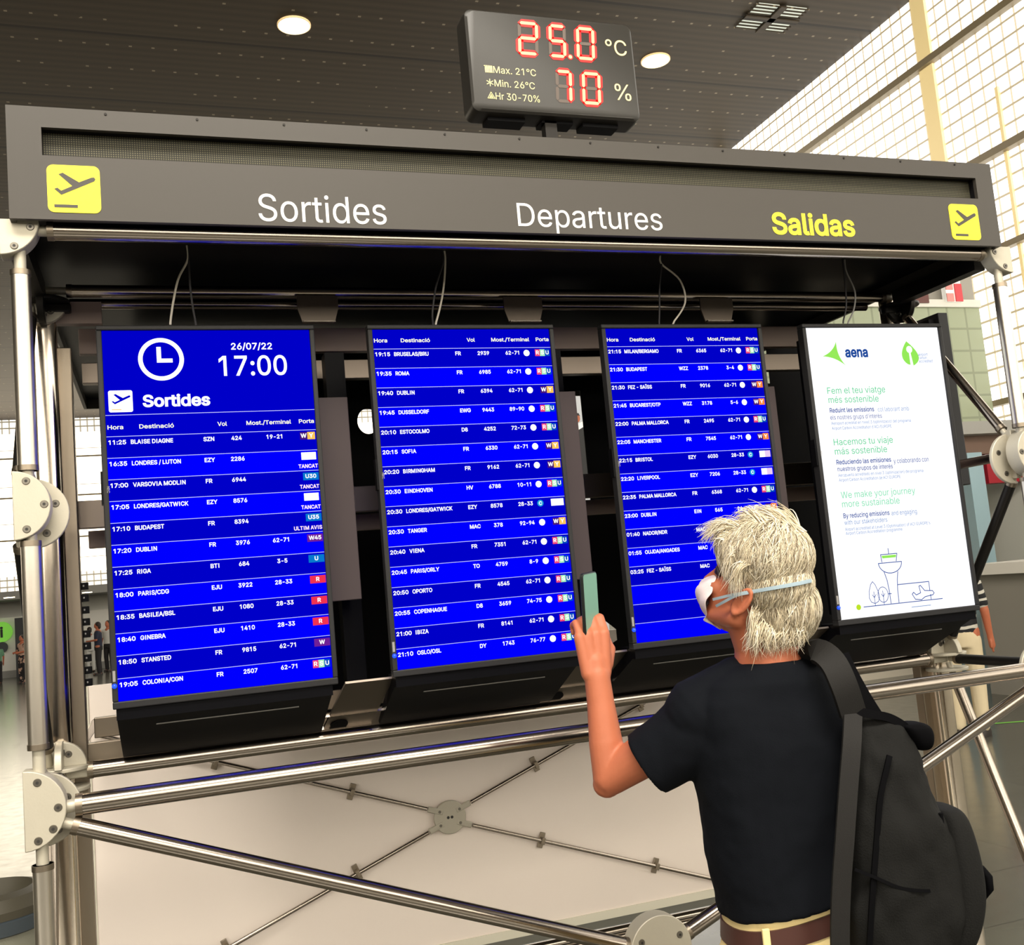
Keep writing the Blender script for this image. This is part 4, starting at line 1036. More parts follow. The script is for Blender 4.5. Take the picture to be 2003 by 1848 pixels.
def digit(bon, bcore, boff, ch, x0, x1, z0, z1, w=0.0105):
    sl = 0.04 * (z1 - z0); zm = (z0 + z1) / 2; h = w / 2
    pts = {'a': ((x0, z1), (x1, z1)), 'g': ((x0, zm), (x1, zm)), 'd': ((x0, z0), (x1, z0)), 'f': ((x0, zm), (x0, z1)), 'b': ((x1, zm), (x1, z1)), 'e': ((x0, z0), (x0, zm)), 'c': ((x1, z0), (x1, zm))}
    for s, (p, q) in pts.items():
        vert = s in 'fbec'
        def outl(w, g_):
            h = w / 2
            if vert: return [(p[0], p[1] + g_), (p[0] + h, p[1] + g_ + h), (p[0] + h, q[1] - g_ - h), (q[0], q[1] - g_), (p[0] - h, q[1] - g_ - h), (p[0] - h, p[1] + g_ + h)]
            return [(p[0] + g_, p[1]), (p[0] + g_ + h, p[1] - h), (q[0] - g_ - h, p[1] - h), (q[0] - g_, p[1]), (q[0] - g_ - h, p[1] + h), (p[0] + g_ + h, p[1] + h)]
        sh = lambda o: [(a + (c - z0) * 0.07, c) for a, c in o]
        if s in SEG[ch]:
            bon.flat(sh(outl(w * 2.2, -0.005)), (0, GY - .0008, 0), XA, ZA); bcore.flat(sh(outl(w * 0.85, 0.001)), (0, GY - .0016, 0), XA, ZA)  # wide red layer paints the glow around each lit segment
        else: boff.append(sh(outl(w * 0.9, 0.001)))
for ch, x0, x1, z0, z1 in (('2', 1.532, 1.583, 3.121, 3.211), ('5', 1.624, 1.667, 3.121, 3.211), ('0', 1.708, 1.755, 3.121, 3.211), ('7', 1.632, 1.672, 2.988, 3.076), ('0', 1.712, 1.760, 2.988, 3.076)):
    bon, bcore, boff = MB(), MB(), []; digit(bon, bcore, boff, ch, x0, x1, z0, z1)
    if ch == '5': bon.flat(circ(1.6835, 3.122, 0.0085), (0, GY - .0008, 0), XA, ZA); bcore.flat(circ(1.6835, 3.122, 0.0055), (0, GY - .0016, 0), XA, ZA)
    o = bon.build('digit', 'led_red_glow', t, smooth=0); bcore.build('lit_core', 'led_core', o, smooth=0)
    for pl in boff: MB().flat(pl, (0, GY - .0008, 0), XA, ZA).build('unlit_segment', 'led_off', o, smooth=0)
OG = V((0, GY - .001, 0))
for txt, z, cp, x0, x1 in (('°C', 3.140, 0.046, 1.797, 1.863), ('%', 3.004, 0.048, 1.812, 1.862), ('Max. 21°C', 3.0555, 0.0195, 1.449, 1.574), ('Min. 26°C', 3.0165, 0.0195, 1.449, 1.567), ('Hr 30-70%', 2.979, 0.0195, 1.449, 1.578)):
    b = MB(); write(b, txt, OG + V((0, 0, z)), XA, ZA, cp, x0=x0, x1=x1); b.build('lettering', 'sign_text', t, smooth=0)
b = MB()
for k in range(5): b.flat(rrect(1.425 + k * 0.0045, 3.055, 1.4282 + k * 0.0045, 3.076, 0.0012, 2), OG, XA, ZA)
stroke(b, OG, XA, ZA, [(1.4235, 3.075), (1.4265, 3.073)], .002); b.build('radiator_symbol', 'sign_text', t, smooth=0)
b = MB()
for k in range(3):
    a = k * PI / 3 + PI / 6; stroke(b, OG, XA, ZA, [(1.436 - .010 * math.cos(a), 3.0265 - .010 * math.sin(a)), (1.436 + .010 * math.cos(a), 3.0265 + .010 * math.sin(a))], .0022)
b.build('snowflake_symbol', 'sign_text', t, smooth=0); b = MB()
stroke(b, OG, XA, ZA, [(1.426, 2.981), (1.4365, 2.999), (1.447, 2.981), (1.426, 2.981)], .0016); stroke(b, OG, XA, ZA, [(1.4315, 2.983), (1.4365, 2.992), (1.4415, 2.983)], .0016); stroke(b, OG, XA, ZA, [(1.4345, 2.983), (1.4365, 2.987), (1.4385, 2.983)], .0014)
b.build('humidity_symbol', 'sign_text', t, smooth=0)

#PEOPLE#
# ------------------------------------------------------------------ the person in front
PM = 2.05 / FPX                                     # metres per pixel at the person's distance
FLOOR_C = pt(1540, 1700, 2.05)
person = thing('person', 'grey blond person in face mask and black t-shirt holding up a phone', 'person', (FLOOR_C.x, FLOOR_C.y, 0))
def camv(r, u, f): return RIGHT * r + UP * u + FWD * f
# head frame
HC = pt(1483, 1152, 2.05)
th, el = math.radians(40), math.radians(24)
HF = camv(-math.cos(th) * math.cos(el), math.sin(el), math.sin(th) * math.cos(el)).normalized()
HL = camv(-math.sin(th), 0.0, -math.cos(th)); HL = (HL - HF * HL.dot(HF)).normalized()
HU = HF.cross(HL).normalized()
def hd_(f, l, u): return HC + HF * f + HL * l + HU * u
sk = MB()
sk.ell(hd_(0.004, 0, 0.022), HF * 0.080, HL * 0.064, HU * 0.086, 28, 18)      # cranium
sk.ell(hd_(0.030, 0, -0.030), HF * 0.058, HL * 0.058, HU * 0.080, 24, 14)       # face
sk.ell(hd_(0.052, 0, -0.082), HF * 0.032, HL * 0.034, HU * 0.026, 18, 10)       # chin
for s in (1, -1):
    sk.cap(hd_(0.055, s * 0.022, -0.082), 0.020, hd_(-0.005, s * 0.052, -0.055), 0.024, 14)   # jaw line
    sk.ell(hd_(0.062, s * 0.036, -0.028), HF * 0.022, HL * 0.020, HU * 0.018, 14, 8)          # cheek
    sk.ell(hd_(0.070, s * 0.030, 0.018), HF * 0.016, HL * 0.022, HU * 0.010, 14, 8)           # brow
    # ear: rim, bowl and lobe
    ec = hd_(-0.006, s * 0.069, -0.014)
    e1 = (HF * 0.0155 + HU * 0.003); e2 = HU * 0.029 - HF * 0.007; en = (HL * s * 0.009 - HF * 0.005)
    ring_p = [ec + e1 * math.cos(a) * 0.80 + e2 * math.sin(a) + en * (1.1 + 0.25 * math.cos(a + PI)) for a in [2 * PI * k / 16 for k in range(17)]]
    sk.sweep(ring_p, 0.0048, 8)
    sk.ell(ec + en * 0.62, e1 * 0.80, e2 * 0.95, en * 0.5, 14, 8)
    sk.ell(ec - HU * 0.028 + HF * 0.002 + en * 0.7, HF * 0.009, HL * 0.0055, HU * 0.010, 12, 8)
    sk.ell(ec + HF * 0.010 + en * 0.5, HF * 0.005, HL * 0.006, HU * 0.009, 10, 6)
sk.cap(hd_(0.082, 0, 0.012), 0.009, hd_(0.104, 0, -0.036), 0.013, 12)            # nose
sk.ell(hd_(0.080, 0, -0.062), HF * 0.012, HL * 0.024, HU * 0.008, 14, 8)         # lips
# neck and upper trunk
NB = pt(1503, 1300, 2.055)
sk.cap(hd_(-0.020, 0, -0.055), 0.060, pt(1497, 1262, 2.055), 0.061, 22)
sk.cap(pt(1497, 1262, 2.055), 0.061, NB, 0.068, 22)
sk.cap(pt(1440, 1365, 2.07), 0.040, pt(1580, 1350, 2.07), 0.040, 18)
sk.cap(NB, 0.06, pt(1525, 1700, 2.06), 0.085, 22)
# left arm
SH, EL_, WR = pt(1385, 1395, 2.06), pt(1194, 1520, 2.15), pt(1168, 1322, 2.19)
sk.cap(SH, 0.055, SH.lerp(EL_, 0.55), 0.047, 20); sk.cap(SH.lerp(EL_, 0.5), 0.047, EL_, 0.037, 20)
sk.cap(EL_, 0.0365, EL_.lerp(WR, 0.35), 0.0360, 20); sk.cap(EL_.lerp(WR, 0.3), 0.0362, EL_.lerp(WR, 0.72), 0.0295, 20); sk.cap(EL_.lerp(WR, 0.7), 0.0295, WR, 0.0275, 20)
sk.ell(EL_ + (EL_ - SH).normalized() * 0.010 - UP * 0.01, RIGHT * 0.030, UP * 0.028, FWD * 0.028, 14, 8)
# right arm hangs down and bends in front of the body
SH2, EL2, WR2 = pt(1625, 1380, 2.10), pt(1655, 1640, 2.2), pt(1600, 1640, 2.42)
sk.cap(SH2, 0.052, EL2, 0.038, 18); sk.cap(EL2, 0.036, WR2, 0.026, 18)
# hands
def hand(W, fwd, across, palm, L, curl, s=1.0, thumb_side=1, grip=None):
    """W wrist; fwd towards the knuckles; across towards the thumb; palm = the way the palm faces"""
    fwd, across, palm = fwd.normalized(), across.normalized(), palm.normalized()
    K = W + fwd * 0.088 * s
    for t in (-0.030, -0.011, 0.009, 0.027):
        sk.cap(W + across * t * 0.62 * s + fwd * 0.006, 0.0165 * s, K + across * t * s + fwd * (-0.004 if t < -0.02 else 0), 0.0130 * s, 12)
    sk.cap(W - fwd * 0.012, 0.026 * s, W + fwd * 0.03 * s, 0.0215 * s, 14)
    for i, (t, ln) in enumerate(((0.029, 0.92), (0.010, 1.0), (-0.010, 0.93), (-0.029, 0.76))):
        p = K + across * t * s + palm * -0.002; d = fwd.copy(); ang = 0
        for sg, (ll, r0, r1, cu) in enumerate(((0.044, 0.0098, 0.0088, curl[0]), (0.027, 0.0088, 0.0080, curl[1]), (0.021, 0.0080, 0.0068, curl[2]))):
            ang += cu + i * 0.05; d = (fwd * math.cos(ang) + palm * math.sin(ang)).normalized(); q = p + d * ll * ln * s
            sk.cap(p, r0 * s, q, r1 * s, 10); p = q
    b0 = W + fwd * 0.020 * s + across * 0.026 * s + palm * 0.010
    b1 = b0 + (fwd * 0.75 + across * 0.55 + palm * 0.45).normalized() * 0.040 * s
    b2 = b1 + (fwd * 0.95 + palm * 0.55 - across * 0.10).normalized() * 0.034 * s
    b3 = b2 + (fwd * 0.95 + palm * 0.45 - across * 0.35).normalized() * 0.026 * s
    sk.cap(b0, 0.0175 * s, b1, 0.0135 * s, 12); sk.cap(b1, 0.0118 * s, b2, 0.0105 * s, 12); sk.cap(b2, 0.0105 * s, b3, 0.0085 * s, 12)
    return K
PHU = camv(-0.06, 1, 0.02).normalized()             # phone's long axis
HFW = camv(-0.10, 1.0, 0.22).normalized()
HPA = camv(-0.30, 0.10, 0.95).normalized()          # palm faces away from the camera
HAC = camv(0.96, 0.03, 0.30).normalized()           # thumb on the right
KN = hand(WR, HFW, HAC, HPA, 0.18, (0.55, 1.15, 0.9), 1.0)
hand(WR2, camv(-0.9, 0.1, 0.3), camv(0.1, 0.9, 0.2), camv(-0.2, 0, 1.0), 0.18, (0.4, 0.7, 0.5))
# legs inside the trousers
HIPC = pt(1545, 1830, 2.05)
WX_, WD_ = V((math.cos(-0.12), math.sin(-0.12), 0)), V((math.sin(0.12), math.cos(0.12), 0))    # body width and depth axes
for s in (-1, 1):
    h_ = HIPC + WX_ * s * 0.075; kn = V((h_.x + WX_.x * s * .01, h_.y + 0.015, 0.48)); an = V((h_.x + WX_.x * s * .015, h_.y - 0.01, 0.09))
    sk.cap(h_ - V((0, 0, .04)), 0.055, kn, 0.046, 16); sk.cap(kn, 0.046, an, 0.034, 16); sk.cap(an - V((0, 0, .04)), 0.034, an + WD_ * 0.13 - V((0, 0, .05)), 0.028, 14)
sk.cap(pt(1525, 1700, 2.06), 0.085, HIPC, 0.085, 20)
body = remesh(sk.build('body', 'skin', person, smooth=0), 0.0034, 5, 0.5)
# eyes and lashes
for s in (1, -1):
    e = hd_(0.0735, s * 0.034, 0.002)
    q = MB(); q.ell(e, HF * 0.011, HL * 0.012, HU * 0.009, 14, 8); q.build('eye', 'eye_dark', person)
    q = MB(); q.sweep([hd_(0.066, s * 0.049, 0.000), hd_(0.081, s * 0.040, 0.010), hd_(0.086, s * 0.028, 0.011)], [0.0018, 0.003, 0.0015], 6); q.build('eyelash', 'eye_dark', person)
    q = MB(); q.sweep([hd_(0.070, s * 0.050, 0.023), hd_(0.084, s * 0.038, 0.029), hd_(0.091, s * 0.020, 0.027)], [0.0015, 0.0035, 0.002], 6); q.build('eyebrow', 'hair_base', person)
# fingernails are hidden round the phone

# mask: cup over nose, mouth and chin
rows_ = []
for i in range(13):
    a = i / 12
    u = -0.012 - a * 0.100
    prot = 0.121 - 0.10 * abs(a - 0.40) ** 1.8 * 1.5 - (0.022 if a > 0.8 else 0) * (a - 0.8) / 0.2
    halfw = 0.014 + 0.036 * math.sin(PI * min(1, 0.12 + a * 0.95)) ** 0.8
    r = []
    for k in range(17):
        q = -1 + 2 * k / 16
        back = 0.046 if 0.2 < a < 0.85 else 0.052
        f = prot - (prot - back - 0.018) * abs(q) ** 2.1
        r.append(hd_(f + 0.003 * math.sin(k * 1.3 + i), q * (halfw + 0.012), u - 0.004 * math.cos(q * 3)))
    rows_.append(r)
mk = MB(); mk.loft(rows_, cap=False, closed=False)
mo = mk.build('face_mask', 'mask', person, smooth=60)
q = mo.modifiers.new('solid', 'SOLIDIFY'); q.thickness = 0.003
q = mo.modifiers.new('sub', 'SUBSURF'); q.levels = 1; q.render_levels = 2

# ---- hair: a soft cap and many strand clumps following it
EA = (pt(1497, 1087, 2.050), V((0.093, 0.082, 0.098))); EB = (pt(1527, 1186, 2.050), V((0.076, 0.080, 0.084)))
ED = (pt(1510, 1140, 2.050), V((0.080, 0.070, 0.096)))
EC = (pt(1452, 1075, 2.06), V((0.052, 0.058, 0.070)))
ELS = [EA, EB, EC, ED]
def lcl(p, E): d = p - E[0]; return V((d.dot(RIGHT), d.dot(UP), d.dot(FWD)))
hb = MB()
for c, r in ELS: hb.ell(c, RIGHT * r.x * 0.97, UP * r.y * 0.97, FWD * r.z * 0.97, 28, 18)
ho = remesh(hb.build('hair', 'hair_base', person, smooth=0), 0.006, 4, 0.5)
def surf(E, d): r = E[1]; return E[0] + RIGHT * d.x * r.x + UP * d.y * r.y + FWD * d.z * r.z
def strands(n, E, crown, tmin, length, spread, lift, wid, keep, name, tones, tipcurl=0.0):
    vs, fs, cols = [], [], []
    for _ in range(n):
        for _try in range(60):
            d = V(rng.normal(size=3)).normalized()
            if keep(d): break
        else: continue
        d0 = d.copy(); L = length * rng.uniform(0.6, 1.25); steps = 7
        w0 = wid * rng.uniform(0.6, 1.4); tone = tones[int(rng.integers(len(tones)))]; kt = rng.uniform(0.72, 1.15); tone = tuple(c * kt for c in tone)
        jit = V(rng.normal(size=3)) * spread; lf = rng.uniform(0.2, 1.0) * lift; pts = []
        for k in range(steps):
            t = k / (steps - 1); r = E[1]
            h = 0.955 + 0.05 * math.sin(t * PI * 0.9) + lf * t * t
            q = E[0] + RIGHT * d.x * r.x * h + UP * d.y * r.y * h + FWD * d.z * r.z * h
            if tipcurl: q += RIGHT * (-tipcurl * t * t * 0.2) - UP * tipcurl * t ** 3 * .2
            pts.append(q)
            fl = (d - crown); fl = fl - d * fl.dot(d)
            if fl.length < 0.05: fl = V((0, -1, 0)) - d * -d.y
            fl = fl.normalized() + V((0, -0.45, 0)) + jit
            fl = (fl - d * fl.dot(d)).normalized()
            d = (d + fl * (L / steps) / 0.085).normalized()
        b0 = len(vs)
        for k, p in enumerate(pts):
            t = k / (steps - 1); w = w0 * (1 - 0.85 * t ** 1.6)
            tg = (pts[min(k + 1, steps - 1)] - pts[max(k - 1, 0)]).normalized(); n_ = (p - E[0]).normalized(); sd = tg.cross(n_).normalized()
            for qv in (sd * w, n_ * w * 0.55, sd * -w): vs.append(p + qv); cols.append(tone)
        for k in range(steps - 1):
            for j in range(3):
                a = b0 + k * 3 + j; b_ = b0 + k * 3 + (j + 1) % 3; fs.append((a, b_, b_ + 3, a + 3))
    m_ = MB(); m_.v = [tuple(v) for v in vs]; m_.f = fs; m_.mi = [0] * len(fs)
    o = bpy_hair(m_, name, cols)
    return o
def bpy_hair(m_, name, cols):
    me = bpy.data.meshes.new(name); off = wloc(ho)
    me.from_pydata([(p[0] - off.x, p[1] - off.y, p[2] - off.z) for p in m_.v], [], m_.f)
    ca = me.color_attributes.new('tint', 'FLOAT_COLOR', 'POINT')
    ca.data.foreach_set('color', np.array([(c[0], c[1], c[2], 1.0) for c in cols], dtype=np.float32).ravel())
    me.materials.append(MATS['hair']); me.polygons.foreach_set('use_smooth', [True] * len(me.polygons)); me.update()
    o = bpy.data.objects.new(name, me); COL.objects.link(o); o.parent = ho
    return o
L1_, L2_, L3_, L4_ = lin((224, 211, 182)), lin((204, 190, 162)), lin((146, 132, 110)), lin((242, 233, 212))
def face_clear(p):      # keep the face, ear and neck free of hair
    l = p - HC; f, s_, u = l.dot(HF), l.dot(HL), l.dot(HU)
    return not (f > 0.035 and u < 0.055) and not (s_ > 0.03 and f > -0.018 and u < 0.012)
kA = lambda d: d.y > -0.75 and face_clear(surf(EA, d))
kB = lambda d: d.y < 0.62 and face_clear(surf(EB, d))
kC = lambda d: face_clear(surf(EC, d)) and d.x < 0.5
kD = lambda d: face_clear(surf(ED, d)) and d.y > -0.8
strands(3600, ED, V((0.25, 1.0, -0.1)).normalized(), 0, 0.075, 0.30, 0.05, 0.0014, kD, 'hair_strands', [L1_, L2_, L2_, L3_, L4_])
strands(4600, EA, V((0.35, 0.93, -0.05)).normalized(), 0, 0.090, 0.40, 0.07, 0.0014, kA, 'hair_strands', [L1_, L1_, L2_, L3_, L4_])
strands(3800, EB, V((0.1, 1.0, -0.1)).normalized(), 0, 0.070, 0.32, 0.08, 0.0014, kB, 'hair_strands', [L1_, L2_, L2_, L3_, L4_])
strands(1100, EC, V((0.6, 0.8, -0.2)).normalized(), 0, 0.060, 0.35, 0.10, 0.0013, kC, 'hair_strands', [L1_, L4_, L2_])
# loose tufts over the forehead and on top
vs, fs, cols = [], [], []
def tuft(p0, p1, p2, n, w, spread):
    for _ in range(n):
        a, b_, c = [p + V(rng.normal(size=3)) * spread * k for p, k in ((p0, 0.6), (p1, 1.0), (p2, 1.2))]
        base = len(vs); N = 8; pts = [a * (1 - t) ** 2 + b_ * 2 * t * (1 - t) + c * t * t for t in [k / (N - 1) for k in range(N)]]
        tone = (L1_, L4_, L2_, L4_)[int(rng.integers(4))]; ww = w * rng.uniform(0.5, 1.2)
        for k, p in enumerate(pts):
            t = k / (N - 1); r = ww * (1 - 0.9 * t ** 1.5); tg = (pts[min(k + 1, N - 1)] - pts[max(k - 1, 0)]).normalized(); s1 = tg.cross(FWD).normalized(); s2 = tg.cross(s1)
            for q in (s1 * r, s2 * r, s1 * -r): vs.append(p + q); cols.append(tone)
        for k in range(N - 1):
            for j in range(3):
                i0 = base + k * 3 + j; i1 = base + k * 3 + (j + 1) % 3; fs.append((i0, i1, i1 + 3, i0 + 3))
tuft(pt(1462, 1052, 2.03), pt(1420, 1000, 2.04), pt(1384, 1046, 2.05), 170, 0.0014, 0.009)
tuft(pt(1450, 1075, 2.02), pt(1400, 1030, 2.04), pt(1408, 1068, 2.05), 130, 0.0014, 0.008)
tuft(pt(1440, 1050, 2.04), pt(1395, 1010, 2.05), pt(1374, 1062, 2.05), 14, 0.0009, 0.003)
tuft(pt(1500, 1040, 2.0), pt(1462, 985, 2.03), pt(1448, 1022, 2.05), 120, 0.0015, 0.010)
tuft(pt(1560, 1045, 2.0), pt(1515, 985, 2.03), pt(1470, 1012, 2.06), 150, 0.0016, 0.010)
tuft(pt(1570, 1050, 2.02), pt(1540, 995, 2.04), pt(1500, 1008, 2.08), 90, 0.0014, 0.010)
tuft(pt(1440, 1080, 1.995), pt(1420, 1090, 2.0), pt(1424, 1130, 2.005), 150, 0.0014, 0.006)
tuft(pt(1462, 1100, 1.975), pt(1436, 1110, 1.98), pt(1438, 1156, 1.985), 160, 0.0015, 0.007)
tuft(pt(1478, 1195, 1.985), pt(1466, 1225, 1.985), pt(1478, 1262, 2.0), 120, 0.0014, 0.008)
for k in range(10): tuft(pt(1478 + k * 10, 1218 + (k * 37 % 17), 1.986), pt(1474 + k * 10, 1246, 1.972), pt(1468 + k * 10, 1272 - abs(k - 3) * 1.5, 1.99), 34, 0.0011, 0.009)
m_ = MB(); m_.v = [tuple(v) for v in vs]; m_.f = fs; m_.mi = [0] * len(fs); bpy_hair(m_, 'hair_tuft', cols)

# mask straps lying over the hair
def hairfront(u, v, lift=1.03):
    o, d = CAM_C, (pt(u, v, 1.0) - CAM_C).normalized(); best = None
    for c, r in ELS + [(hd_(0.02, 0, -0.01), None)]:
        if r is None: r = V((0.085, 0.105, 0.085))
        w = o - c
        A_ = [d.dot(RIGHT) / (r.x * lift), d.dot(UP) / (r.y * lift), d.dot(FWD) / (r.z * lift)]; B_ = [w.dot(RIGHT) / (r.x * lift), w.dot(UP) / (r.y * lift), w.dot(FWD) / (r.z * lift)]
        a = sum(x * x for x in A_); b_ = sum(x * y for x, y in zip(A_, B_)); c_ = sum(x * x for x in B_) - 1
        D = b_ * b_ - a * c_
        if D > 0:
            t = (-b_ - math.sqrt(D)) / a
            if best is None or t < best: best = t
    return o + d * best if best else pt(u, v, 2.05)
def strapline(px, name):
    pts = []
    for i in range(len(px) - 1):
        for k in range(6):
            s_ = k / 6; pts.append((px[i][0] * (1 - s_) + px[i + 1][0] * s_, px[i][1] * (1 - s_) + px[i + 1][1] * s_))
    pts.append(px[-1]); P3 = [hairfront(*q) for q in pts]
    for _ in range(3): P3 = [P3[0]] + [(P3[i - 1] + P3[i] * 2 + P3[i + 1]) / 4 for i in range(1, len(P3) - 1)] + [P3[-1]]
    P3 = [p - FWD * 0.003 for p in P3]
    MB().strap(P3, [-FWD + UP * 0.2] * len(P3), 0.0052, 0.0016).build(name, 'mask_strap', person)
strapline([(1394, 1172), (1430, 1163), (1475, 1155), (1520, 1147), (1560, 1140), (1586, 1134)], 'mask_strap')
strapline([(1400, 1185), (1420, 1174), (1440, 1163), (1480, 1156), (1520, 1149), (1560, 1142), (1586, 1136)], 'mask_strap')

# ---- t-shirt
def hring(u, v, hw, hd__, d, zoff=0.0, n=36, e=2.4):
    c = pt(u, v, d); r = []; tilt = 0.15 * min(1, max(0, (v - 1480) / 280)) * (1 if v < 1850 else max(0, (1990 - v) / 140))
    for k in range(n):
        a = 2 * PI * k / n; ca, sa = math.cos(a), math.sin(a)
        x = math.copysign(abs(ca) ** (2 / e), ca) * hw * PM; y = math.copysign(abs(sa) ** (2 / e), sa) * hd__
        r.append(c + WX_ * x + WD_ * y + ZA * x * tilt)
    return r
ts = MB()
ts.loft([hring(1499, 1292, 72, 0.072, 2.055, e=2), hring(1499, 1306, 96, 0.084, 2.06, e=2), hring(1500, 1328, 132, 0.096, 2.06, e=2), hring(1502, 1362, 150, 0.10, 2.06), hring(1506, 1400, 158, 0.108, 2.06), hring(1511, 1450, 160, 0.115, 2.06), hring(1515, 1520, 157, 0.118, 2.06),
         hring(1523, 1600, 152, 0.118, 2.06), hring(1531, 1680, 148, 0.118, 2.06), hring(1539, 1722, 142, 0.120, 2.06), hring(1543, 1752, 138, 0.122, 2.06)])
hem0, hem1 = pt(1221, 1449, 2.10), pt(1312, 1547, 2.07)
hc = (hem0 + hem1) / 2 + FWD * 0.01
ts.cap(pt(1440, 1338, 2.06), 0.055, pt(1375, 1395, 2.065), 0.078, 20); ts.cap(pt(1565, 1322, 2.06), 0.055, pt(1632, 1385, 2.075), 0.074, 20)
axis = (hc - pt(1392, 1408, 2.065)).normalized(); sd1 = (hem1 - hem0); sd1 = (sd1 - axis * sd1.dot(axis)).normalized(); sd2 = axis.cross(sd1)
rg = []
for k, (t, r1, r2) in enumerate(((0.0, 0.082, 0.080), (0.35, 0.077, 0.072), (0.7, 0.071, 0.066), (1.0, 0.069, 0.062))):
    c = pt(1392, 1408, 2.065).lerp(hc, t); rg.append([c + sd1 * math.cos(2 * PI * j / 28) * r1 + sd2 * math.sin(2 * PI * j / 28) * r2 for j in range(28)])
ts.loft(rg)
a2 = pt(1635, 1395, 2.08); e2_ = a2.lerp(EL2, 0.75)
ts.cap(a2, 0.07, e2_, 0.058, 20)
to = remesh(ts.build('t_shirt', 'tshirt', person, smooth=0), 0.005, 5, 0.5)
tx_ = bpy.data.textures.new('folds', 'CLOUDS'); tx_.noise_scale = 0.09
dm_ = to.modifiers.new('folds', 'DISPLACE'); dm_.texture = tx_; dm_.strength = 0.010; dm_.mid_level = 0.5; dm_.texture_coords = 'GLOBAL'

# ---- trousers, belt, shoes
tr_ = MB()
tr_.loft([hring(1541, 1748, 130, 0.108, 2.06), hring(1543, 1800, 131, 0.112, 2.06), hring(1546, 1860, 140, 0.122, 2.06), hring(1548, 1930, 146, 0.126, 2.06), hring(1549, 1990, 140, 0.12, 2.06)])
for s in (-1, 1):
    h_ = HIPC + WX_ * s * 0.072; an = V((h_.x + WX_.x * s * .02, h_.y, 0.06)); kn = V((h_.x + WX_.x * s * .012, h_.y + 0.02, 0.48))
    rr = []
    for c, r in ((h_ - V((0, 0, .02)), 0.086), (h_.lerp(kn, 0.5), 0.080), (kn, 0.066), (kn.lerp(an, 0.5), 0.060), (an, 0.060)):
        rr.append([c + WX_ * math.cos(2 * PI * j / 24) * r + WD_ * math.sin(2 * PI * j / 24) * r for j in range(24)])
    tr_.loft(rr)
tro = remesh(tr_.build('trousers', 'trousers', person, smooth=0), 0.006, 5, 0.5)
bl = MB()
bl.loft([hring(u, v, hw, hd__, 2.06) for u, v, hw, hd__ in ((1543, 1766, 130, .1085), (1543, 1766, 134.5, .1135), (1545, 1804, 136, .1155), (1545, 1804, 131, .110))] , cap=False)
bo = bl.build('belt', 'belt', person, smooth=50)
rgm = hring(1544, 1785, 136, .116, 2.06, n=72)
bd = min(rgm, key=lambda p: abs(CAM_px(p)[0] - 1497) + (p - CAM_C).dot(FWD) * 2000) if False else None
def px_of(p): q = CAM_R.transposed() @ (p - CAM_C); return (IMG_W / 2 + FPX * q.x / q.y, IMG_H / 2 - FPX * q.z / q.y, q.y)
near = [p for p in rgm if px_of(p)[2] < 2.06]
bd = min(near, key=lambda p: abs(px_of(p)[0] - 1497))
MB().obox(bd - WD_ * 0.002, WX_ * 0.0075, ZA * 0.026, WD_ * 0.0035).build('belt_loop', 'trousers', person, smooth=0, bevel=0.002)
for s in (-1, 1):
    h_ = HIPC + WX_ * s * 0.075; b = MB(); c = V((h_.x + WX_.x * s * .015, h_.y + 0.05, 0.0))
    rg = []
    for z, L_, W_ in ((0.0, 0.135, 0.048), (0.02, 0.138, 0.05), (0.05, 0.125, 0.046), (0.085, 0.08, 0.04)):
        cc = c + V((0, 0, z)) - WD_ * (0.0 if z < 0.06 else 0.045)
        rg.append([cc + WX_ * math.cos(2 * PI * j / 24) * W_ + WD_ * math.sin(2 * PI * j / 24) * L_ for j in range(24)])
    b.loft(rg); b.build('shoe', 'shoe', person)

# ---- phone in the raised hand
PC = pt(1154, 1186, 2.225)
PN = camv(0.86, 0.0, -0.51).normalized()            # screen side
PW = PHU.cross(PN).normalized()
t = thing('phone', 'teal phone held up in the raised hand', 'phone', PC)
q = MB(); q.loft([[PC + PN * z + PW * p[0] + PHU * p[1] for p in rrect(-0.034 + i, -0.073 + i, 0.034 - i, 0.073 - i, 0.008)] for z, i in ((-0.004, 0.0015), (-0.003, 0), (0.003, 0), (0.004, 0.0015))])
q.build('case', 'phone_dark', t)
MB().flat(rrect(-0.032, -0.071, 0.032, 0.071, 0.007), PC + PN * 0.0043, PW, PHU).build('glass_face', 'phone_teal', t, smooth=0)

# ---- backpack over the right shoulder
BPC = pt(1765, 1650, 1.96)
bk = thing('backpack', 'large dark grey backpack hanging from the right shoulder of the person', 'backpack', BPC)
BW = camv(1, 0, 0.05).normalized(); BW = V((BW.x, BW.y, 0)).normalized(); BD = V((-BW.y, BW.x, 0))
def bring(u, v, hw, hdp, d, n=40, e=2.7):
    c = pt(u, v, d); k_ = d / FPX; r = []
    for k in range(n):
        a = 2 * PI * k / n; ca, sa = math.cos(a), math.sin(a)
        r.append(c + BW * math.copysign(abs(ca) ** (2 / e), ca) * hw * k_ + BD * math.copysign(abs(sa) ** (2 / e), sa) * hdp)
    return r
b = MB()
b.loft([bring(1692, 1392, 22, .02, 1.99), bring(1706, 1408, 48, .04, 1.985), bring(1716, 1440, 62, .055, 1.98), bring(1722, 1490, 70, .070, 1.97), bring(1730, 1550, 82, .080, 1.965), bring(1742, 1610, 97, .086, 1.96), bring(1752, 1670, 109, .09, 1.96),
        bring(1760, 1730, 118, .092, 1.96), bring(1762, 1790, 122, .092, 1.96), bring(1758, 1850, 119, .09, 1.96), bring(1752, 1910, 108, .08, 1.97), bring(1745, 1945, 80, .06, 1.97), bring(1742, 1958, 40, .03, 1.97)])
o = b.build('main_bag', 'backpack', bk, smooth=60)
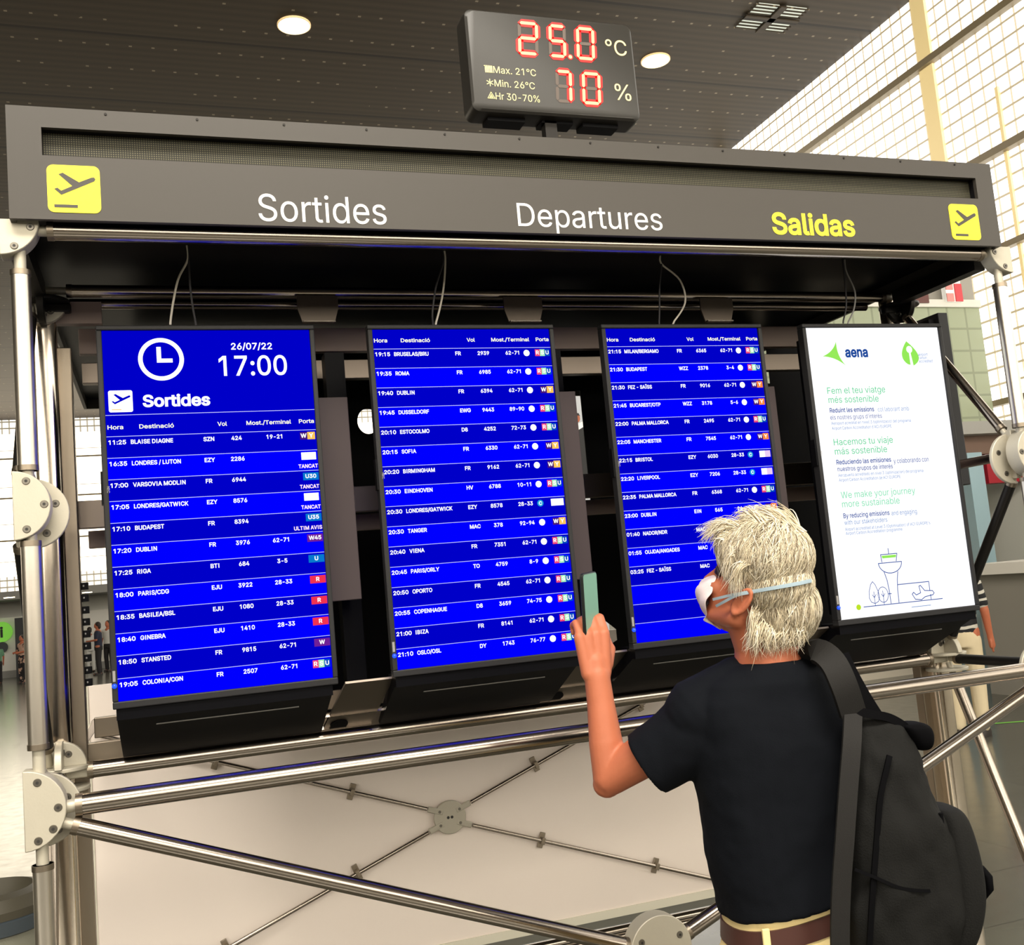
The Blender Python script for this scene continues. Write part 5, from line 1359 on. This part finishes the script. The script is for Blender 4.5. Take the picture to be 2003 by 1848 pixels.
q = o.modifiers.new('sub', 'SUBSURF'); q.levels = 1; q.render_levels = 2
tb = bpy.data.textures.new('sag', 'CLOUDS'); tb.noise_scale = 0.075
q = o.modifiers.new('sag', 'DISPLACE'); q.texture = tb; q.strength = 0.030; q.mid_level = 0.5; q.texture_coords = 'GLOBAL'
b = MB()    # front pocket standing off the outer side
b.loft([bring(1840, 1574, 20, .045, 1.975), bring(1847, 1584, 28, .062, 1.975), bring(1857, 1630, 34, .07, 1.97), bring(1867, 1690, 38, .075, 1.965), bring(1871, 1740, 39, .078, 1.965), bring(1867, 1790, 38, .076, 1.965), bring(1855, 1840, 36, .07, 1.97), bring(1842, 1880, 24, .05, 1.975)])
o = b.build('front_pocket', 'backpack', bk, smooth=60); q = o.modifiers.new('sub', 'SUBSURF'); q.levels = 1; q.render_levels = 2
b = MB(); zz_ = [bring(1838 + (v - 1574) * .13, v, 0, 0, 1.9)[0] for v in (1590, 1640, 1700, 1760, 1820)]
b.sweep([p - FWD * 0.0 for p in zz_], 0.004, 8); b.build('zip', 'backpack_black', bk)
b = MB(); b.loft([bring(1772, 1412, 22, .03, 1.97), bring(1785, 1418, 30, .04, 1.97), bring(1796, 1440, 26, .04, 1.97), bring(1803, 1468, 14, .03, 1.97)]); o = b.build('top_flap', 'backpack_black', bk, smooth=60)
q = o.modifiers.new('sub', 'SUBSURF'); q.levels = 1; q.render_levels = 2
b = MB(); b.loft([bring(1907, 1690, 10, .03, 1.96), bring(1916, 1705, 12, .04, 1.96), bring(1920, 1730, 9, .04, 1.96), bring(1912, 1750, 6, .03, 1.96)]); b.build('side_strap', 'backpack_black', bk, smooth=60)
bstrap_later = [(1672, 1700, 1.886), (1712, 1716, 1.872), (1760, 1736, 1.868), (1810, 1742, 1.874), (1846, 1738, 1.90)]
# straps
def bstrap(px, w, th, name, m='backpack_strap'):
    P3 = []
    for i in range(len(px) - 1):
        a, b_, c, d = px[max(i - 1, 0)], px[i], px[i + 1], px[min(i + 2, len(px) - 1)]
        for k in range(6):
            s = k / 6; P3.append(pt(*[0.5 * (2 * b_[j] + (c[j] - a[j]) * s + (2 * a[j] - 5 * b_[j] + 4 * c[j] - d[j]) * s * s + (3 * b_[j] - a[j] - 3 * c[j] + d[j]) * s ** 3) for j in range(3)]))
    P3.append(pt(*px[-1]))
    MB().strap(P3, [-FWD + UP * 0.25] * len(P3), w, th).build(name, m, bk, smooth=60)
bstrap([(1575, 1292, 2.045), (1600, 1275, 1.985), (1628, 1295, 1.945), (1650, 1340, 1.93), (1668, 1395, 1.945)], 0.050, 0.012, 'shoulder_strap')
bstrap([(1646, 1280, 2.02), (1664, 1318, 2.0), (1690, 1365, 1.985), (1712, 1400, 1.98)], 0.028, 0.008, 'shoulder_strap', 'backpack_black')
bstrap([(1668, 1385, 1.95), (1666, 1450, 1.91), (1659, 1540, 1.89), (1652, 1640, 1.88), (1645, 1740, 1.88), (1643, 1850, 1.885), (1650, 1940, 1.9)], 0.034, 0.008, 'back_edge')
bstrap([(1668, 1388, 1.945), (1700, 1396, 1.94), (1740, 1404, 1.945), (1772, 1424, 1.95), (1768, 1440, 1.97)], 0.016, 0.006, 'haul_loop', 'backpack_black')
bstrap([(1740, 1478, 1.90), (1735, 1500, 1.893), (1722, 1560, 1.885), (1715, 1640, 1.88), (1706, 1760, 1.875), (1700, 1860, 1.88)], 0.010, 0.005, 'seam', 'backpack_black')
bstrap(bstrap_later, 0.006, 0.005, 'pocket_edge', 'backpack_black')
bstrap([(1890, 1835, 1.93), (1900, 1850, 1.92), (1912, 1875, 1.92), (1918, 1930, 1.93)], 0.010, 0.004, 'loose_strap', 'backpack_black')

# ------------------------------------------------------------------ people in the distance
def figure(label, base, H, yaw, cloth, pose='stand', group=None, hair='hair_dark', stripes=False):
    """one standing figure: continuous body, with hair, shirt, trousers and shoes"""
    root = thing('person', label, 'person', base, group)
    X_ = V((math.cos(yaw), math.sin(yaw), 0)); F_ = V((-math.sin(yaw), math.cos(yaw), 0)); B = V(base); k = H / 1.72
    def p(x, f, z): return B + (X_ * x + F_ * f + ZA * z) * k
    arms = {'stand': ((0.24, 0.0, 1.12), (0.25, 0.06, 0.88)), 'hold': ((0.23, 0.02, 1.14), (0.12, 0.24, 1.12)), 'phone': ((0.23, 0.03, 1.14), (0.10, 0.22, 1.28))}[pose]
    b = MB()
    b.ell(p(0, 0.015, 1.60), X_ * .075 * k, F_ * .095 * k, ZA * .115 * k, 16, 10); b.cap(p(0, 0.075, 1.575), .016 * k, p(0, .11, 1.56), .012 * k, 8)
    b.cap(p(0, 0, 1.40), .058 * k, p(0, 0.01, 1.53), .052 * k, 12)
    b.cap(p(-.13, 0, 1.38), .06 * k, p(.13, 0, 1.38), .06 * k, 12); b.cap(p(0, 0, 1.38), .11 * k, p(0, 0, 0.98), .12 * k, 14)
    for s in (-1, 1):
        e = p(s * arms[0][0], arms[0][1], arms[0][2]); w = p(s * arms[1][0], arms[1][1], arms[1][2])
        b.cap(p(s * .18, 0, 1.39), .05 * k, e, .040 * k, 12); b.cap(e, .040 * k, w, .028 * k, 12)
        d = (w - e).normalized(); sd = d.cross(X_).normalized() if abs(d.dot(X_)) < .9 else F_
        b.cap(w, .030 * k, w + d * .085 * k, .030 * k, 10)
        for j in range(4): b.cap(w + d * .08 * k + sd * (j - 1.5) * .019 * k, .009 * k, w + d * (.155 - abs(j - 1.3) * .012) * k + sd * (j - 1.5) * .020 * k, .008 * k, 6)
        b.cap(w + d * .03 * k + sd * .03 * k, .012 * k, w + d * .085 * k + sd * .055 * k, .010 * k, 6)
        b.cap(p(s * .09, 0, .93), .09 * k, p(s * .10, .02, .50), .055 * k, 12); b.cap(p(s * .10, .02, .50), .055 * k, p(s * .10, -.01, .08), .04 * k, 12); b.cap(p(s * .10, -.02, .05), .04 * k, p(s * .11, .13, .035), .033 * k, 10)
    remesh(b.build('body', 'skin', root, smooth=0), 0.012 * k, 2, .4)
    b = MB(); b.ell(p(0, -.012, 1.632), X_ * .088 * k, F_ * .098 * k, ZA * .10 * k, 16, 10); b.ell(p(0, -.05, 1.57), X_ * .075 * k, F_ * .055 * k, ZA * .09 * k, 14, 8)
    remesh(b.build('hair', hair, root, smooth=0), 0.012, 2)
    b = MB(); b.cap(p(-.14, 0, 1.375), .07 * k, p(.14, 0, 1.375), .07 * k, 12); b.loft([[p(math.cos(a) * hx, math.sin(a) * hf, z) for a in [2 * PI * j / 24 for j in range(24)]] for z, hx, hf in ((.93, .17, .125), (1.05, .165, .12), (1.2, .18, .125), (1.35, .20, .12), (1.42, .15, .09))])
    for s in (-1, 1):
        a = p(s * .18, 0, 1.38); e = p(s * arms[0][0], arms[0][1], arms[0][2]); b.cap(a, .066 * k, a.lerp(e, .75), .056 * k, 12)
    remesh(b.build('shirt', cloth[0], root, smooth=0), 0.012, 2)
    b = MB(); b.loft([[p(math.cos(a) * hx, math.sin(a) * hf, z) for a in [2 * PI * j / 24 for j in range(24)]] for z, hx, hf in ((1.0, .155, .115), (.9, .175, .13), (.8, .17, .125))])
    for s in (-1, 1): b.cap(p(s * .09, 0, .86), .095 * k, p(s * .10, .02, .50), .075 * k, 12); b.cap(p(s * .10, .02, .50), .074 * k, p(s * .10, -.01, .10), .062 * k, 12)
    remesh(b.build('trousers', cloth[1], root, smooth=0), 0.012, 2)
    for s in (-1, 1): MB().loft([[p(s * .105 + math.cos(a) * .048 * q, .045 + math.sin(a) * .135 * q, z) for a in [2 * PI * j / 16 for j in range(16)]] for z, q in ((0, .95), (.03, 1), (.07, .8))]).build('shoe', 'shoe', root)
    return root
mat('cloth_navy', (38, 42, 62), 0.85); mat('cloth_black', (36, 33, 34), 0.85); mat('cloth_green', (96, 140, 110), 0.85); mat('cloth_white', (214, 212, 206), 0.85); mat('cloth_cream', (214, 198, 164), 0.85); mat('cloth_tan', (172, 128, 104), 0.85)
m = mat('cloth_pattern', (60, 50, 48), 0.85)
g = NG(m); o_, xyz = g.obj(); nz = g.n('ShaderNodeTexNoise'); nz.inputs['Scale'].default_value = 5.0; g.nt.links.new(o_, nz.inputs['Vector'])
g.nt.links.new(g.mix(g.math('GREATER_THAN', nz.outputs['Fac'], 0.52), lin((38, 34, 36)) + (1,), lin((196, 160, 140)) + (1,)), g.b.inputs['Base Color'])
m = mat('cloth_stripes', (60, 60, 60), 0.85)
g = NG(m); o_, xyz = g.obj(); nz = g.n('ShaderNodeTexNoise'); nz.inputs['Scale'].default_value = 4.0; g.nt.links.new(o_, nz.inputs['Vector'])
wv = g.math('FRACT', g.math('MULTIPLY_ADD', xyz[2], 13.0, g.math('MULTIPLY', nz.outputs['Fac'], 1.6)))
g.nt.links.new(g.mix(g.math('LESS_THAN', wv, 0.34), lin((26, 26, 28)) + (1,), lin((196, 192, 180)) + (1,)), g.b.inputs['Base Color'])

b0 = on(1903, 1440, 'z', 0)
figure('person in a striped top and cream trousers behind the white advert display', (b0.x, b0.y, 0), 1.66, -0.9, ('cloth_stripes', 'cloth_cream'), 'stand')
b0 = on(46, 1337, 'z', 0)
figure('person in black and beige patterned clothes in the far left distance', (b0.x, b0.y, 0), 1.50, 2.4, ('cloth_pattern', 'cloth_pattern'), 'hold', 'people in the distance')
b0 = on(-3, 1338, 'z', 0)
figure('person in a green top at the left edge of the photo', (b0.x, b0.y, 0), 1.32, 0.5, ('cloth_green', 'cloth_black'), 'stand', 'people in the distance')
b0 = on(195, 1320, 'z', 0)
man = figure('person in a navy top and dark trousers, seen between the sockets and the first display', (b0.x, b0.y, 0), 1.70, 1.45, ('cloth_navy', 'cloth_black'), 'hold', 'people in the distance')
b0 = on(176, 1316, 'z', 0)
figure('person in white behind the row of black sockets', (b0.x, b0.y + 0.6, 0), 1.55, 0.3, ('cloth_white', 'cloth_white'), 'stand', 'people in the distance')
b0 = on(212, 1316, 'z', 0)
figure('person in white and black standing just left of the first display', (b0.x, b0.y + 1.0, 0), 1.72, 2.6, ('cloth_white', 'cloth_black'), 'stand', 'people in the distance')
